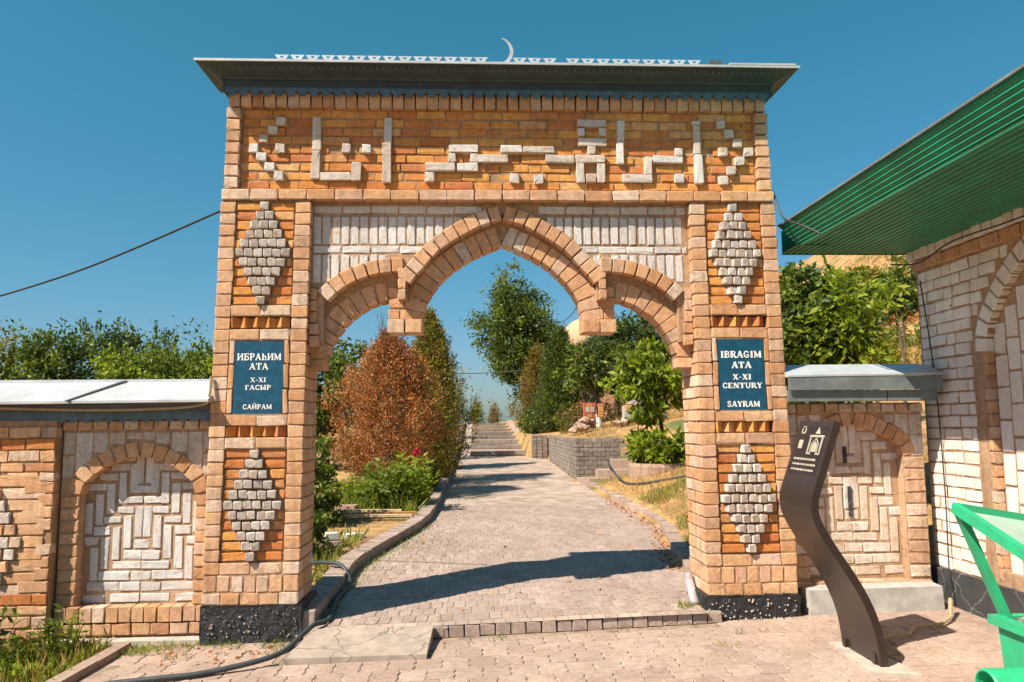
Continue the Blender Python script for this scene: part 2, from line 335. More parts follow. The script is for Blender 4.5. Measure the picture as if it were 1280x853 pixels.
def wedges(parent, name, P2, h, d, pitch, place, gap=.010, mats=None, off=0, mirror=(1,)):
    """true wedge-shaped voussoirs along a 2D profile; place(a, b, depth) -> xyz"""
    L = [0]
    for a, b in zip(P2, P2[1:]): L.append(L[-1]+math.hypot(b[0]-a[0], b[1]-a[1]))
    n = max(1, round(L[-1]/pitch)); stp = L[-1]/n
    def at(q):
        q = max(0, min(L[-1]-1e-6, q)); i = max(j for j in range(len(L)-1) if L[j] <= q); t = (q-L[i])/max(1e-9, L[i+1]-L[i]); return (P2[i][0]+(P2[i+1][0]-P2[i][0])*t, P2[i][1]+(P2[i+1][1]-P2[i][1])*t)
    def nrm(q):
        a, b = at(q-.04), at(q+.04); l = math.hypot(b[0]-a[0], b[1]-a[1]) or 1; return (-(b[1]-a[1])/l, (b[0]-a[0])/l)
    for k in range(n):
        q0, q1 = k*stp+gap/2, (k+1)*stp-gap/2
        for mi in mirror:
            e = R(-.003, .003); pts = []
            for q, o_ in ((q0, off), (q1, off), (q1, off+h), (q0, off+h)):
                p, m_ = at(q), nrm(q); pts.append((p[0]+m_[0]*o_+random.gauss(0, .002), p[1]+m_[1]*o_+random.gauss(0, .002)))
            cx = sum(p[0] for p in pts)/4; cy = sum(p[1] for p in pts)/4; b_ = .006
            ins = []
            for p in pts: l = math.hypot(p[0]-cx, p[1]-cy); ins.append((p[0]-(p[0]-cx)/l*b_*1.4, p[1]-(p[1]-cy)/l*b_*1.4))
            c0 = Vector(place(cx*mi if mi < 0 else cx, cy, 0))
            pl = lambda p, t: tuple(Vector(place(p[0]*mi if mi < 0 else p[0], p[1], t))-c0)
            vs = [pl(p, d) for p in pts]+[pl(p, b_+e) for p in pts]+[pl(p, e+random.gauss(0, .001)) for p in ins]
            fs = [(r_*4+i, r_*4+(i+1) % 4, r_*4+4+(i+1) % 4, r_*4+4+i) for r_ in (0, 1) for i in range(4)]+[(8, 9, 10, 11), (3, 2, 1, 0)]
            me = bpy.data.meshes.new(name); me.from_pydata(vs, [], fs); bm = bmesh.new(); bm.from_mesh(me); bmesh.ops.recalc_face_normals(bm, faces=bm.faces); bm.to_mesh(me); bm.free()
            me.materials.append(MATS[mats() if mats else 'buff']); o = bpy.data.objects.new(name, me); col.objects.link(o); o.parent = parent; o.location = c0-wloc(parent)
def interp(poly, x, ax=0, out=1):
    if x <= poly[0][ax]: return poly[0][out]
    for a, b in zip(poly, poly[1:]):
        if a[ax] <= x <= b[ax]: return a[out]+(b[out]-a[out])*(x-a[ax])/max(1e-9, b[ax]-a[ax])
    return poly[-1][out]

# ---------------------------------------------------------------- ground heights
def zf(x): return .065 + .026*max(-5, min(5, x))
def zp(y):
    if y < 19: return .18+.03*y
    return min(1.8, .75+(y-19)*1.05/17)
def zx(x, y): return zp(y)-.016+.024*max(-1.8, min(2.4, x))*(1-sst(y/7))
def sst(t): t = max(0, min(1, t)); return t*t*(3-2*t)
LK = [(-1.60, -.1), (-1.58, 1.2), (-1.56, 2.2), (-1.34, 3.3), (-1.04, 4.7), (-.92, 6.2), (-.89, 10), (-.86, 19), (-.86, 36)]
RK = [(1.70, -.1), (1.72, .6), (1.93, 1.5), (2.08, 2.6), (2.31, 4), (2.38, 5), (2.29, 6.6), (2.18, 9), (2.02, 10.8), (1.96, 17.4), (1.5, 17.95), (1.5, 36)]
def Lx(y): return interp(LK, y, 1, 0)
def Rx(y): return interp(RK, y, 1, 0)
def sst(t): t = max(0, min(1, t)); return t*t*(3-2*t)
def H(x, y):
    if y < .3: h = zf(x) - .03
    else: h = zx(x, y)
    l, r = Lx(y), Rx(y)
    if 17 < y < 18.32: r = 2.0
    if y > .3:
        t = sst((y-.3)/1.5)
        if x < l: h += .07*t*sst((l-x)/.15) + .03*math.sin(x*1.7+y)*t
        elif x > r:
            s = x-r
            lo = zp(y)+.06+(.34 if y < 8.9 else .34-.22*sst((y-8.9)/1.2))*min(s, 1.2)+.30*min(max(0, s-1.2), 3)+.06*max(0, s-4.2)
            hi = (max(1.42, zp(y)+.1)+.17*min(max(0, s-.25), 9)) if s > .12 or y > 18.32 else zp(y)-.05
            k = sst((y-10.86)/.15) if s < 1.1 else sst((y-9.9)/1.2)
            rise = lo*(1-k)+hi*k
            h = h*(1-t)+rise*t
            h += 13.5*sst((x-7)/26)*sst((y-1)/28)
            h += .05*math.sin(x*1.3+y*.7)*t*sst(s)
        else: h -= .07
    if y > 60: h = h*sst(1-(y-60)/300) - 3*sst((y-60)/300)
    if x < -30 or x > 60 or y < -20: h = h*max(0, 1-max(-30-x, x-60, -20-y, 0)/200) - .5*min(1, max(-30-x, x-60, -20-y, 0)/200)
    return h

# ================================================================= SETTING: ground
def axis(dense0, dense1, step, far):
    a = list(np.arange(dense0, dense1+1e-6, step)); d = step; p = dense1
    while p < far: d *= 1.35; p += d; a.append(p)
    d = step; p = dense0
    while p > -far: d *= 1.35; p -= d; a.insert(0, p)
    return a
xs = axis(-7, 11, .22, 3000); ys = axis(-3, 24, .22, 3000)
mb = MB(); mb.v = [(x, y, H(x, y)) for y in ys for x in xs]; nx = len(xs)
mb.f = [(j*nx+i, j*nx+i+1, (j+1)*nx+i+1, (j+1)*nx+i) for j in range(len(ys)-1) for i in range(nx-1)]
tag(mb.build('ground', 'terrain', smooth=True), 'dry earth and sparse grass around the gateway and up the hill', kind='structure')

# front paving: interlocking zigzag pavers
pave = tag(MB().add([(x, y, zf(x)-.0065) for y in (-5.5, .6) for x in (-3.12, 0, 4.5)], [(0, 1, 4, 3), (1, 2, 5, 4)]).build('forecourt_paving', 'sand'), 'pinkish interlocking pavers in front of the gateway', kind='structure')
_pm = {}
def zig_mesh(w, l, mat, var):
    key = ('z', w, l, mat, var)
    if key in _pm: return _pm[key]
    rr = random.Random(var); a = w*.075; n = 4; pts = []
    for i in range(n+1): pts.append((w/2+(a if i % 2 else -a)*.5-.0035, -l/2+.006+(l-.012)*i/n))
    for i in range(n, -1, -1): pts.append((-w/2+(a if i % 2 else -a)*.5+.0035, -l/2+.006+(l-.012)*i/n))
    k = len(pts); b = .006; cx = 0
    v = [(x, y, -.05) for x, y in pts] + [(x+rr.gauss(0, .0012), y, -b) for x, y in pts] + [(x*(1-2*b/w), y*(1-2*b/l), rr.gauss(0, .0012)) for x, y in pts]
    f = []
    for o in (0, k):
        for i in range(k): f.append((o+i, o+(i+1) % k, o+k+(i+1) % k, o+k+i))
    f.append(tuple(range(2*k, 3*k)))
    me = bpy.data.meshes.new('paver'); me.from_pydata(v, [], f); me.materials.append(MATS[mat]); _pm[key] = me; return me
PW, PL = .198, .240
cells = []
for r_ in range(-12, 3):
    y = -.32 + r_*PL*1.0
    for c_ in range(-18, 25):
        x = c_*PW + (PW*.5 if r_ % 2 else 0)
        if y > -.25 and -1.9 < x < 1.78: continue
        if x < -3.05 or x > 4.4: continue
        if y > .15 and (x < -1.6 or (1.6 < x < 3.9)): continue
        if -1.72 < x < -.60 and -.62 < y: continue
        if y < -2.6: continue
        cells.append((math.hypot(x+.24, y+6.7-4.2) if y < -1.5 else y*-.0001 + (0 if -3.0 < x < 4.2 else 1), x, y))
vis = sorted([c for c in cells if c[2] > -1.55], key=lambda c: (c[2] < -1.3, abs(c[1]) > 3.4, c[2] < -1.05, abs(c[1])))
rest = vis[300:] + [c for c in cells if c[2] <= -1.55]
slope_y = -math.atan(.026)
for _, x, y in vis[:300]:
    o = bpy.data.objects.new('paver', zig_mesh(PW, PL, 'paverpink', random.randrange(5))); col.objects.link(o); o.parent = pave
    o.location = (x, y, zf(x)+R(-.003, .003)); o.rotation_euler = (R(-.012, .012), slope_y+R(-.012, .012), R(-.01, .01))
mb = MB()
for _, x, y in rest:
    me = zig_mesh(PW, PL, 'paverpink', random.randrange(5)); mt = Matrix.Translation((x, y, zf(x)+R(-.003, .003))) @ Matrix.Rotation(slope_y, 4, 'Y')
    mb.add([mt @ v.co for v in me.vertices], [tuple(p.vertices) for p in me.polygons])
mb.build('paver_field', 'paverpink', pave, kind='stuff')

# path through the gateway
mb = MB(); yy = [-.12, .3, .8, 1.5, 2.2, 2.6, 3.3, 4, 4.7, 5, 6.2, 6.6, 9, 10.8, 14, 17.4, 17.95, 19]
mb.v = [(x, y, zx(x, y)-.0025) for y in yy for x in (Lx(y), 0, Rx(y))]
mb.f = [(3*i+a, 3*i+a+1, 3*i+a+4, 3*i+a+3) for i in range(len(yy)-1) for a in (0, 1)]
path = tag(mb.build('path', 'farpaving'), 'pale block-paved path running uphill through the gateway', kind='structure')
BW, BL = .105, .205
pv = []
for r_ in range(0, 34):
    y = .0 + (r_+.5)*BL
    x = -2.6 + (BW*.5 if r_ % 2 else 0)
    while x < 2.6:
        if Lx(y)+.05 < x < Rx(y)-.05: pv.append((y, x))
        x += BW
def pav_tf(y): return Matrix.Rotation(math.atan(.03), 4, 'X')
_mbp = MB()
for i, (y, x) in enumerate(pv):
    # near pavers one by one, the rest joined
    if i < 300:
        o = brick(path, 'paver', 'paver', x, y, zx(x, y)+.004, BW-.006, BL-.007, .05, j=.8); o.rotation_euler = (Matrix.Rotation(-.024*(1-sst(y/7))+R(-.009, .009), 3, 'Y') @ Matrix.Rotation(R(-.01, .01), 3, 'Z') @ Matrix.Rotation(-math.pi/2+.03+R(-.007, .007), 3, 'X')).to_euler(); o.location.z += R(-.003, .0025)
    else:
        me = brick_mesh(BW-.006, BL-.007, .05, 'paver', random.randrange(6)); mt = Matrix.Translation((x, y, zx(x, y)+.004+R(-.002, .002))) @ Matrix.Rotation(-.024*(1-sst(y/7)), 4, 'Y') @ Matrix.Rotation(-math.pi/2+.03, 4, 'X')
        _mbp.add([mt @ v.co for v in me.vertices], [tuple(p.vertices) for p in me.polygons])
_mbp.build('paver_field', 'paver', path, kind='stuff')
# step edge along the threshold
x = -.60; k = 0
while x < 1.72:
    ww = .128
    yfr = -.135+.02*(x+.6)
    brick(path, 'edge_block', 'paver', x+ww/2, yfr, zf(x)+.042, ww-.008, .09, .16, j=1.4)
    x += ww; k += 1
x = -1.66
while x < -.62:
    brick(path, 'edge_block', 'paver', x+.064, -.14, zf(x)+.042, .12, .09, .16, j=1.2); x += .128
slab = MB(); pts = [(-1.72, -.66), (-.62, -.70), (-.60, -.16), (-1.55, -.16)]
slab.add([(x, y, zf(x)-.03) for x, y in pts] + [(-1.72, -.66, zf(-1.7)+.045), (-.62, -.70, zf(-.6)+.035), (-.60, -.155, zf(-.6)+.105), (-1.55, -.155, zf(-1.6)+.125)], [(0, 3, 2, 1), (4, 5, 6, 7), (0, 1, 5, 4), (1, 2, 6, 5), (2, 3, 7, 6), (3, 0, 4, 7)])
tag(slab.build('concrete_slab', 'crackedslab', loc=(-1.1, -.4, .05)), 'pale cracked concrete ramp slab leaning against the path step by the left pillar', 'slab')

# kerbs
kl = tag(bpy.data.objects.new('kerb', None), 'winding block kerb on the left side of the path', kind='structure'); col.objects.link(kl)
line = spline([(a, b, 0) for a, b in LK[:7]], 8)
for p, t in resample(line, .105)[0]:
    if p.y < .05: continue
    a = math.atan2(t.y, t.x)
    o = brick(kl, 'kerb_block', 'paver', p.x, p.y, zp(p.y)+.12, .098, .21, .2, j=1); 
    nrm = Vector((-t.y, t.x, 0)); o.location = Vector((p.x, p.y, zx(p.x, p.y)+.125)) + nrm*.105; o.rotation_euler = (-math.pi/2, 0, a)
mb = MB()
for y0 in np.arange(10, 36, 1.0): mb.box(-1.07, -.86, y0+.01, y0+.99, zp(y0)-.1, zp(y0+.5)+.12)
mb.build('kerb_run', 'paver', kl, kind='stuff')
kr = tag(bpy.data.objects.new('kerb', None), 'pale kerbstones on the right side of the path', kind='structure'); col.objects.link(kr)
line = spline([(a, b, 0) for a, b in RK[1:9]], 8)
for p, t in resample(line, .55)[0]:
    a = math.atan2(t.y, t.x); nrm = Vector((t.y, -t.x, 0))
    o = brick(kr, 'kerb_block', 'paverpink', 0, 0, 0, .53, .16, .2, j=1); o.location = Vector((p.x, p.y, zx(p.x, p.y)+.10))+nrm*.08; o.rotation_euler = (-math.pi/2, 0, a)

# long stepped flight with a smooth ramp on its left
st = tag(bpy.data.objects.new('stairs', None), 'long shallow flight of steps climbing at the end of the path', kind='structure'); col.objects.link(st)
sy = [19+2.43*i for i in range(9)]; szs = [.75+.131*(i+1) for i in range(8)]
for i in range(8):
    mb = MB(); mb.box(-.45, 1.48, sy[i], sy[i+1] if i < 7 else 40, .3, szs[i]-.0); mb.build('step', 'paver', st)
    mb = MB(); mb.box(-.45, 1.48, sy[i]-.03, sy[i]+.12, szs[i]-.115, szs[i]+.012); mb.build('step_edge', 'greyblock', st)
mb = MB(); mb.add([(-.88, 19, .75), (-.45, 19, .75), (-.45, 36.5, 1.80), (-.88, 36.5, 1.80), (-.88, 19, .2), (-.45, 19, .2), (-.45, 36.5, 1.2), (-.88, 36.5, 1.2)], [(0, 1, 2, 3), (4, 7, 6, 5), (0, 4, 5, 1), (1, 5, 6, 2), (2, 6, 7, 3), (3, 7, 4, 0)]); mb.build('ramp', 'paver', st)
mb = MB(); mb.add([(1.485, 19, .85), (1.75, 19, .85), (1.75, 37, 1.98), (1.485, 37, 1.98), (1.485, 19, .2), (1.75, 19, .2), (1.75, 37, 1.2), (1.485, 37, 1.2)], [(0, 1, 2, 3), (4, 7, 6, 5), (0, 4, 5, 1), (1, 5, 6, 2), (2, 6, 7, 3), (3, 7, 4, 0)]); mb.build('side_kerb', 'paverpink', st)

# ================================================================= GATEWAY
gate = thing('gateway', (0, 0, .05), 'tall brick gateway with a pointed arch and a white crescent on its metal cornice', 'gateway')
def bx(x, z): return x*(1+.0069*(2.5-z))
def gmap(x, y, z): return (bx(x, z), y, z)
def gb(parent, name, mat, x, y, z, w, h, d, **k): return brick(parent, name, mat, bx(x, z), y, z, w, h, d, **k)
COURSE = .1035
BUFF = lambda: 'buffpale' if random.random() < .14 else 'buff'
for sg in (-1, 1):
    xa = lambda v: sg*v
    def X2(a, b): return (min(sg*a, sg*b), max(sg*a, sg*b))
    mb = MB(); a, b = X2(1.722, 2.488)
    for z0, z1, yf in ((.305, 1.700, .036), (1.700, 1.802, .13), (1.802, 2.634, .036), (2.634, 2.745, .13), (2.745, 3.785, .036)): mb.box(a, b, yf, .53, z0, z1, gmap)
    for xq0, xq1 in ((1.722, 1.842), (2.375, 2.488)):
        a2, b2 = X2(xq0, xq1); mb.box(a2, b2, .0075, .04, .50, 3.785, gmap)
    mb.box(a, b, .0068, .04, .305, .655, gmap)
    for z0, z1 in ((1.60, 1.700), (1.802, 1.90), (2.53, 2.634), (2.745, 2.845)): mb.box(a, b, .0068, .04, z0, z1, gmap)
    pil = mb.build('pillar', 'mortar', gate)
    # plinth, rough bitumen with chips
    mb = MB(); nxp, nzp = 16, 5
    a, b = X2(1.70, 2.53)
    def plinth_face(p0, p1, y0, y1):
        base = len(mb.v)
        for k in range(nzp+1):
            for i in range(nxp+1):
                t = i/nxp; mb.v.append((p0+(p1-p0)*t+R(-.008, .008), y0+(y1-y0)*t+R(-.006, .005), -.08+.395*k/nzp))
        for k in range(nzp):
            for i in range(nxp): q = base+k*(nxp+1)+i; mb.f.append((q, q+1, q+nxp+2, q+nxp+1))
    plinth_face(a, b, -.025, -.025); plinth_face(b, b, -.025, .56); plinth_face(a, a, .56, -.025)
    mb.add([(a, -.03, .315), (b, -.03, .315), (b, .56, .315), (a, .56, .315)], [(0, 1, 2, 3)])
    pl = mb.build('plinth', 'bitumen', gate)
    mb = MB()
    for k in range(70):
        x = R(a+.03, b-.03); z = R(.06, .29); s = R(.0015, .006); q = [(x+R(-s, s)+dx*s, -.042, z+R(-s, s)+dz*s*1.3) for dx, dz in ((-1, -1), (1, -.6), (.5, 1), (-.6, .8))]
        mb.add(q + [(u, v+.03, t) for u, v, t in q], [(0, 1, 2, 3), (0, 4, 5, 1), (1, 5, 6, 2), (2, 6, 7, 3), (3, 7, 4, 0)])
    mb.build('chipped_stone', 'chip', pl, kind='stuff')
    # two bottom rows
    xs_ = np.linspace(1.712, 2.50, 6)
    for i in range(5):
        w_ = xs_[i+1]-xs_[i]; gb(pil, 'quoin_brick', 'buff', xa((xs_[i]+xs_[i+1])/2), 0, .362, w_-.014, .092, .25)
    xs_ = [1.712, 1.84, 1.955, 2.06, 2.165, 2.27, 2.38, 2.50]
    for i in range(7):
        w_ = xs_[i+1]-xs_[i]; gb(pil, 'quoin_brick', 'buff', xa((xs_[i]+xs_[i+1])/2), 0, .485, w_-.014, .128, .25)
    # quoins on both edges, jamb and outer side bricks
    for k in range(31):
        z = .56+COURSE*(k+.5); odd = k % 2
        m_ = BUFF()
        gb(pil, 'quoin_brick', m_, xa(2.436), 0, z, .130, .0925, .12 if odd else .25)
        gb(pil, 'quoin_brick', BUFF(), xa(1.778), 0, z, .134, .0925, .25 if odd else .12)
        for xi, rz, dep in ((1.712, sg*math.radians(-90), .25 if odd else .12), (2.50, sg*math.radians(90), .12 if odd else .25)):
            y = dep+.012
            seq = ([.12, .135] if dep == .25 else [.25, .135]) if True else []
            for l in seq:
                if y+l > .55: l = .545-y
                if l > .04: gb(pil, 'jamb_brick', 'buffpale' if sg > 0 and random.random() < .25 else BUFF(), xa(xi), y+l/2, z, l-.0, .088, .06, rz=rz)
                y += l+.012
    for z in (.362, .485):
        for xi, rz in ((1.712, sg*math.radians(-90)), (2.50, sg*math.radians(90))):
            for y0, l in ((.262, .13), (.404, .14)): gb(pil, 'jamb_brick', 'buff', xa(xi), y0+l/2, z, l, .09 if z < .4 else .128, .06, rz=rz)
    # plain stretcher rows across the middle
    for z in (.608, 1.655, 1.845, 2.795, 2.585):
        for s in (0, 1):
            gb(pil, 'band_brick', 'buff', xa(1.983+s*.258), 0, z, .246, .088, .1)
    # corbel rows of upright orange bricks
    for z in (1.752, 2.69):
        mb = MB(); 
        for k in range(5):
            gb(pil, 'infill_brick', 'orange', xa(1.90+k*.106), .030, z, .085, .09, .12, rz=math.radians(40)+R(-.08, .08))
    # diamonds of projecting headers in an orange ground
    for zb, zt, xc in ((.663, 1.607, 2.112), (2.843, 3.768, 2.110)):
        rows = [1, 2, 3, 4, 5, 6, 5, 4, 3, 2, 1]; pit = (zt-zb)/11
        for r_, n_ in enumerate(rows):
            z = zb+pit*(r_+.5)
            for i in range(n_):
                x = xc+(i-(n_-1)/2)*.0795
                gb(pil, 'header_brick', 'greybrick', xa(x), -.026+R(-.008, .008), z, .069, .066, .10, rz=R(.12, .36), j=2)
            for e0, e1 in ((1.853, xc-n_*.0795/2-.004), (xc+n_*.0795/2+.004, 2.368)):
                L_ = e1-e0
                if L_ < .03: continue
                cuts = [L_] if L_ < .27 else [L_*.6, L_*.4]
                q = e0
                for c_ in cuts:
                    gb(pil, 'infill_brick', 'orange', xa(q+c_/2), .018+R(-.004, .006), z, max(.02, c_-.012), .066, .06, j=1.6); q += c_
    # slim uprights framing the sign
    for x in (1.876, 2.346):
        for k in range(3):
            gb(pil, 'band_brick', 'buff', xa(x), .0, 1.90+.216*(k+.5), .042, .204, .06)

# frieze above the band
fr = MB().box(-2.46, 2.46, .0585, .34, 3.78, 4.775, gmap).build('frieze', 'mortar', gate)
for k in range(20):
    ww = 5.0/20; x = -2.5+ww*(k+.5); 
    gb(fr, 'band_brick', 'buff', x, -.012, 3.833, ww-.012, .092, .25)
for k in range(47):
    ww = 4.96/47; x = -2.48+ww*(k+.5); gb(fr, 'soldier_brick', 'buff', x, .0, 4.705, ww-.012, .126, .12)
for sg in (-1, 1):
    for k in range(7): gb(fr, 'quoin_brick', BUFF(), sg*2.425, 0, 3.892+.1055*(k+.5), .12, .09, .25)
    for k in range(8):
        for y0, l in ((.262, .07),): gb(fr, 'jamb_brick', 'buff', sg*2.485, y0+l/2, 3.84+.1055*(k+.5), l, .09, .06, rz=sg*math.pi/2)
for r_ in range(9):
    z = 3.89+.0825*(r_+.5); x = -2.352; first = True
    while x < 2.352:
        L_ = R(.13, .2) if first and r_ % 2 else (.12 if random.random() < .12 else .262); first = False
        L_ = min(L_, 2.352-x)
        if 2.352-x-L_ < .06: L_ = 2.352-x
        gb(fr, 'infill_brick', 'orange', x+L_/2, .05+R(-.004, .005), z, L_-.015, .066, .06, j=1.6); x += L_
REL = [(-1.98,4.514,.083,.071),(-2.05,4.434,.081,.071),(-2.132,4.352,.077,.066),(-2.214,4.264,.079,.08),(-2.144,4.182,.088,.075),(-2.074,4.096,.087,.073),(-1.987,4.012,.085,.082),(-1.981,4.265,.088,.082),(-1.659,4.4,.074,.306),(-1.665,4.112,.082,.259),(-1.488,4.01,.273,.072),(-1.307,4.053,.082,.17),(-1.395,4.266,.074,.08),(-1.216,4.266,.077,.074),(-1.029,4.438,.067,.228),(-1.034,4.135,.079,.367),(-.349,4.272,.261,.066),(-.452,4.188,.07,.081),(-.556,4.099,.264,.07),(-.315,4.1,.186,.071),(-.253,4.184,.072,.076),(-.078,4.183,.268,.07),(-.649,4.008,.087,.085),(.083,4.272,.197,.064),(.333,4.27,.283,.063),(.524,4.183,.263,.071),(.805,4.184,.273,.068),(.711,4.054,.069,.184),(.902,4.055,.069,.184),(.809,4.001,.092,.076),(.819,4.519,.258,.064),(.723,4.44,.067,.07),(.918,4.442,.067,.07),(.822,4.346,.264,.068),(.813,4.268,.072,.077),(.117,4.0,.087,.088),(.333,3.999,.085,.083),(1.087,4.45,.067,.198),(1.082,4.243,.066,.207),(1.618,4.257,.067,.073),(1.515,4.182,.272,.064),(1.332,4.129,.071,.164),(1.234,4.006,.271,.075),(1.617,4.005,.085,.079),(1.791,4.537,.075,.04),(1.791,4.375,.065,.272),(1.796,4.095,.071,.277),(2.02,4.519,.077,.071),(2.089,4.433,.086,.071),(2.168,4.344,.083,.08),(2.03,4.261,.083,.078),(2.266,4.263,.09,.078),(2.18,4.177,.088,.077),(2.102,4.084,.083,.077),(2.027,3.995,.08,.079)]
for x, z, w_, h_ in REL:
    brick(fr, 'relief_brick', 'whitebrick' if random.random() < .35 else 'greybrick', x, .016, z, w_, h_, .08, j=1.4)

# spandrel, arches
PA = [(-.86, 2.80), (-.86, 2.92), (-.83, 3.04), (-.70, 3.20), (-.57, 3.34), (-.40, 3.46), (-.20, 3.57), (0, 3.638)]
PB = [(-.735, 2.70), (-.71, 2.82), (-.68, 2.92), (-.58, 3.07), (-.44, 3.205), (-.27, 3.315), (-.09, 3.40), (0, 3.44)]
PC = [(-1.635, 2.62), (-1.625, 2.76), (-1.55, 2.89), (-1.4, 3.02), (-1.22, 3.105), (-1.04, 3.145), (-.88, 3.155)]
PD = [(-1.59, 2.30), (-1.575, 2.42), (-1.535, 2.52), (-1.48, 2.61), (-1.39, 2.73), (-1.27, 2.82), (-1.15, 2.885), (-1.02, 2.915)]
sp2 = lambda P: [(v.x, v.y) for v in spline([(a, b, 0) for a, b in P], 8)]
SA, SB, SC, SD = map(sp2, (PA, PB, PC, PD))
def topA(x): return max([b for a, b in SA if abs(a-x) < .03] or [interp(SA, x)])
def ring_out(x):
    x = -abs(x); best = 0
    if x > -.16: return 3.77
    for S in (SA, SC):
        for (a, b), (c, d) in zip(S, S[1:]):
            t = math.hypot(c-a, d-b); 
            if t < 1e-6: continue
            nx_, nz_ = -(d-b)/t, (c-a)/t
            if abs(a+nx_*.13-x) < .035: best = max(best, b+nz_*.13)
    return best
def low_out(x):
    x = -abs(x)
    if x > -.85: return interp(SA, x)+.05
    if x > -.935: return 2.90
    if x > -1.60: return interp(SC, x)+.05
    return 2.52
def low_in(x):
    x = -abs(x)
    if x > -.735: return interp(SB, x)+.03
    if x > -1.02: return 2.63
    if x > -1.585: return interp(SD, x)+.03
    return 2.30
def column_core(lo, hi, y0, y1, x0, x1, step=.02):
    mb = MB(); n_ = round((x1-x0)/step)
    for i in range(n_):
        a = x0+(x1-x0)*i/n_; b = x0+(x1-x0)*(i+1)/n_; m_ = (a+b)/2
        la, lb = (lo(a*.999+m_*.001), lo(b*.999+m_*.001)); ha, hb = hi(a), hi(b)
        if abs(la-lo(m_)) > .05 or abs(lb-lo(m_)) > .05: la = lb = lo(m_)
        k = len(mb.v)
        mb.v += [(a, y0, la), (b, y0, lb), (b, y0, hb), (a, y0, ha), (a, y1, la), (b, y1, lb), (b, y1, hb), (a, y1, ha)]
        mb.f += [(k, k+1, k+2, k+3), (k+4, k+7, k+6, k+5), (k, k+4, k+5, k+1), (k+3, k+2, k+6, k+7), (k, k+3, k+7, k+4), (k+1, k+5, k+6, k+2)]
    return mb
spd = column_core(low_out, lambda x: 3.784, .1035, .40, -1.73, 1.73).build('spandrel', 'mortarpale', gate)
arch = column_core(low_in, lambda x: max(low_out(x)+.04, low_in(x)+.02), .180, .395, -1.73, 1.73).build('arch', 'mortar', gate)
# white spandrel bricks
x = -1.69
while x < 1.66:
    L_ = min(.252, 1.69-x)
    if ring_out(x+L_/2) < 3.70 and L_ > .05: brick(spd, 'panel_brick', 'whitebrick', x+L_/2, .096, 3.725, L_-.012, .066, .06)
    x += L_
k = 0
x = -1.655
while x < 1.67:
    ro = ring_out(x)
    if ro < 3.63:
        zb = max(3.408, ro-.03); brick(spd, 'panel_brick', 'whitebrick', x, .096, (zb+3.658)/2, .066, 3.658-zb, .06)
    if ro < 3.28:
        zb = max(3.06, ro-.03); brick(spd, 'panel_brick', 'whitebrick', x, .096, (zb+3.308)/2, .066, 3.308-zb, .06)
    x += .0837
x = -1.69
while x < 1.66:
    L_ = min(.256, 1.69-x)
    if ring_out(x+L_/2) < 3.40 and L_ > .05: brick(spd, 'panel_brick', 'whitebrick', x+L_/2, .096, 3.359, L_-.012, .058, .06)
    x += L_
wedges(spd, 'voussoir', SA[2*8:], .128, .14, .104, lambda a, b, t: (a, .065+t, b), mats=BUFF, mirror=(1, -1))
wedges(spd, 'voussoir', SC[2*8:], .128, .14, .104, lambda a, b, t: (a, .065+t, b), mats=BUFF, mirror=(1, -1))
wedges(arch, 'voussoir', SB, .17, .232, .100, lambda a, b, t: (a, .170+t, b), mats=BUFF, mirror=(1, -1))
wedges(arch, 'voussoir', SD[1*8:], .17, .232, .100, lambda a, b, t: (a, .172+t, b), mats=BUFF, mirror=(1, -1))
for sg in (-1, 1):
    for k in range(3): brick(spd, 'voussoir', 'buff', sg*.897, .066, 2.90+.1*(k+.5)*.95, .066, .086, .14)
    for k in range(2): brick(spd, 'voussoir', 'buff', sg*1.665, .065, 2.535+.104*k, .085, .092, .14)
    for k in range(3): brick(spd, 'voussoir', 'buff', sg*1.675, .068, 2.745+.104*k, .06, .092, .12)
    for k in range(2): brick(arch, 'voussoir', 'buff', sg*1.652, .172, 2.335+.1*k, .13, .088, .232)
    # hanging pendant between main and side arch
    pen = MB().box(*sorted((sg*.745, sg*1.012)), .185, .40, 2.62, 3.0).build('pendant', 'mortar', gate)
    for r_, z in enumerate((2.785, 2.888, 2.985)):
        for x0, x1 in (((.732, .872), (.884, 1.022)) if r_ % 2 else ((.732, .915), (.927, 1.022))):
            brick(pen, 'pendant_brick', 'buff', sg*(x0+x1)/2, .172, z, x1-x0, .09, .235)
    for x0, x1 in ((.728, .872), (.884, 1.026)): brick(pen, 'pendant_brick', 'buff', sg*(x0+x1)/2, .115, 2.672, x1-x0, .118, .30, j=1.5)

# sheet-metal cornice with toothed trim, crest plates and crescent
cor = bpy.data.objects.new('cornice', None)
prof = [(.012, 4.758), (.03, 4.765), (.032, 4.865), (.045, 4.868), (.05, 4.885), (.12, 4.92), (.13, 4.93), (.205, 4.950), (.205, 4.958), (.19, 4.962)]
mb = MB(); x0, x1, y0, y1 = -2.452, 2.452, .0, .31
loops = []
for o_, z in prof: loops.append([(x0-o_, y0-o_*1.28, z-.06*o_), (x1+o_, y0-o_*1.28, z-.06*o_), (x1+o_, y1+min(o_, .1), z), (x0-o_, y1+min(o_, .1), z)])
for k, l in enumerate(loops): mb.v += l
for k in range(len(loops)-1):
    for i in range(4): a = 4*k+i; b = 4*k+(i+1) % 4; mb.f.append((a, b, b+4, a+4))
cor = mb.build('cornice', 'corngrey', gate)
zt = 4.962; mb = MB(); e = loops[-1]
mb.v += e + [(-2.2, .14, 5.02), (2.2, .14, 5.02)]; mb.f += [(0, 1, 5, 4), (1, 2, 5), (2, 3, 4, 5), (3, 0, 4)]
mb.build('roof', 'tinlight', cor)
mb = MB().box(-2.66, 2.66, -.270, -.258, 4.934, 4.954); mb.build('roof_edge', 'tinwhite', cor)
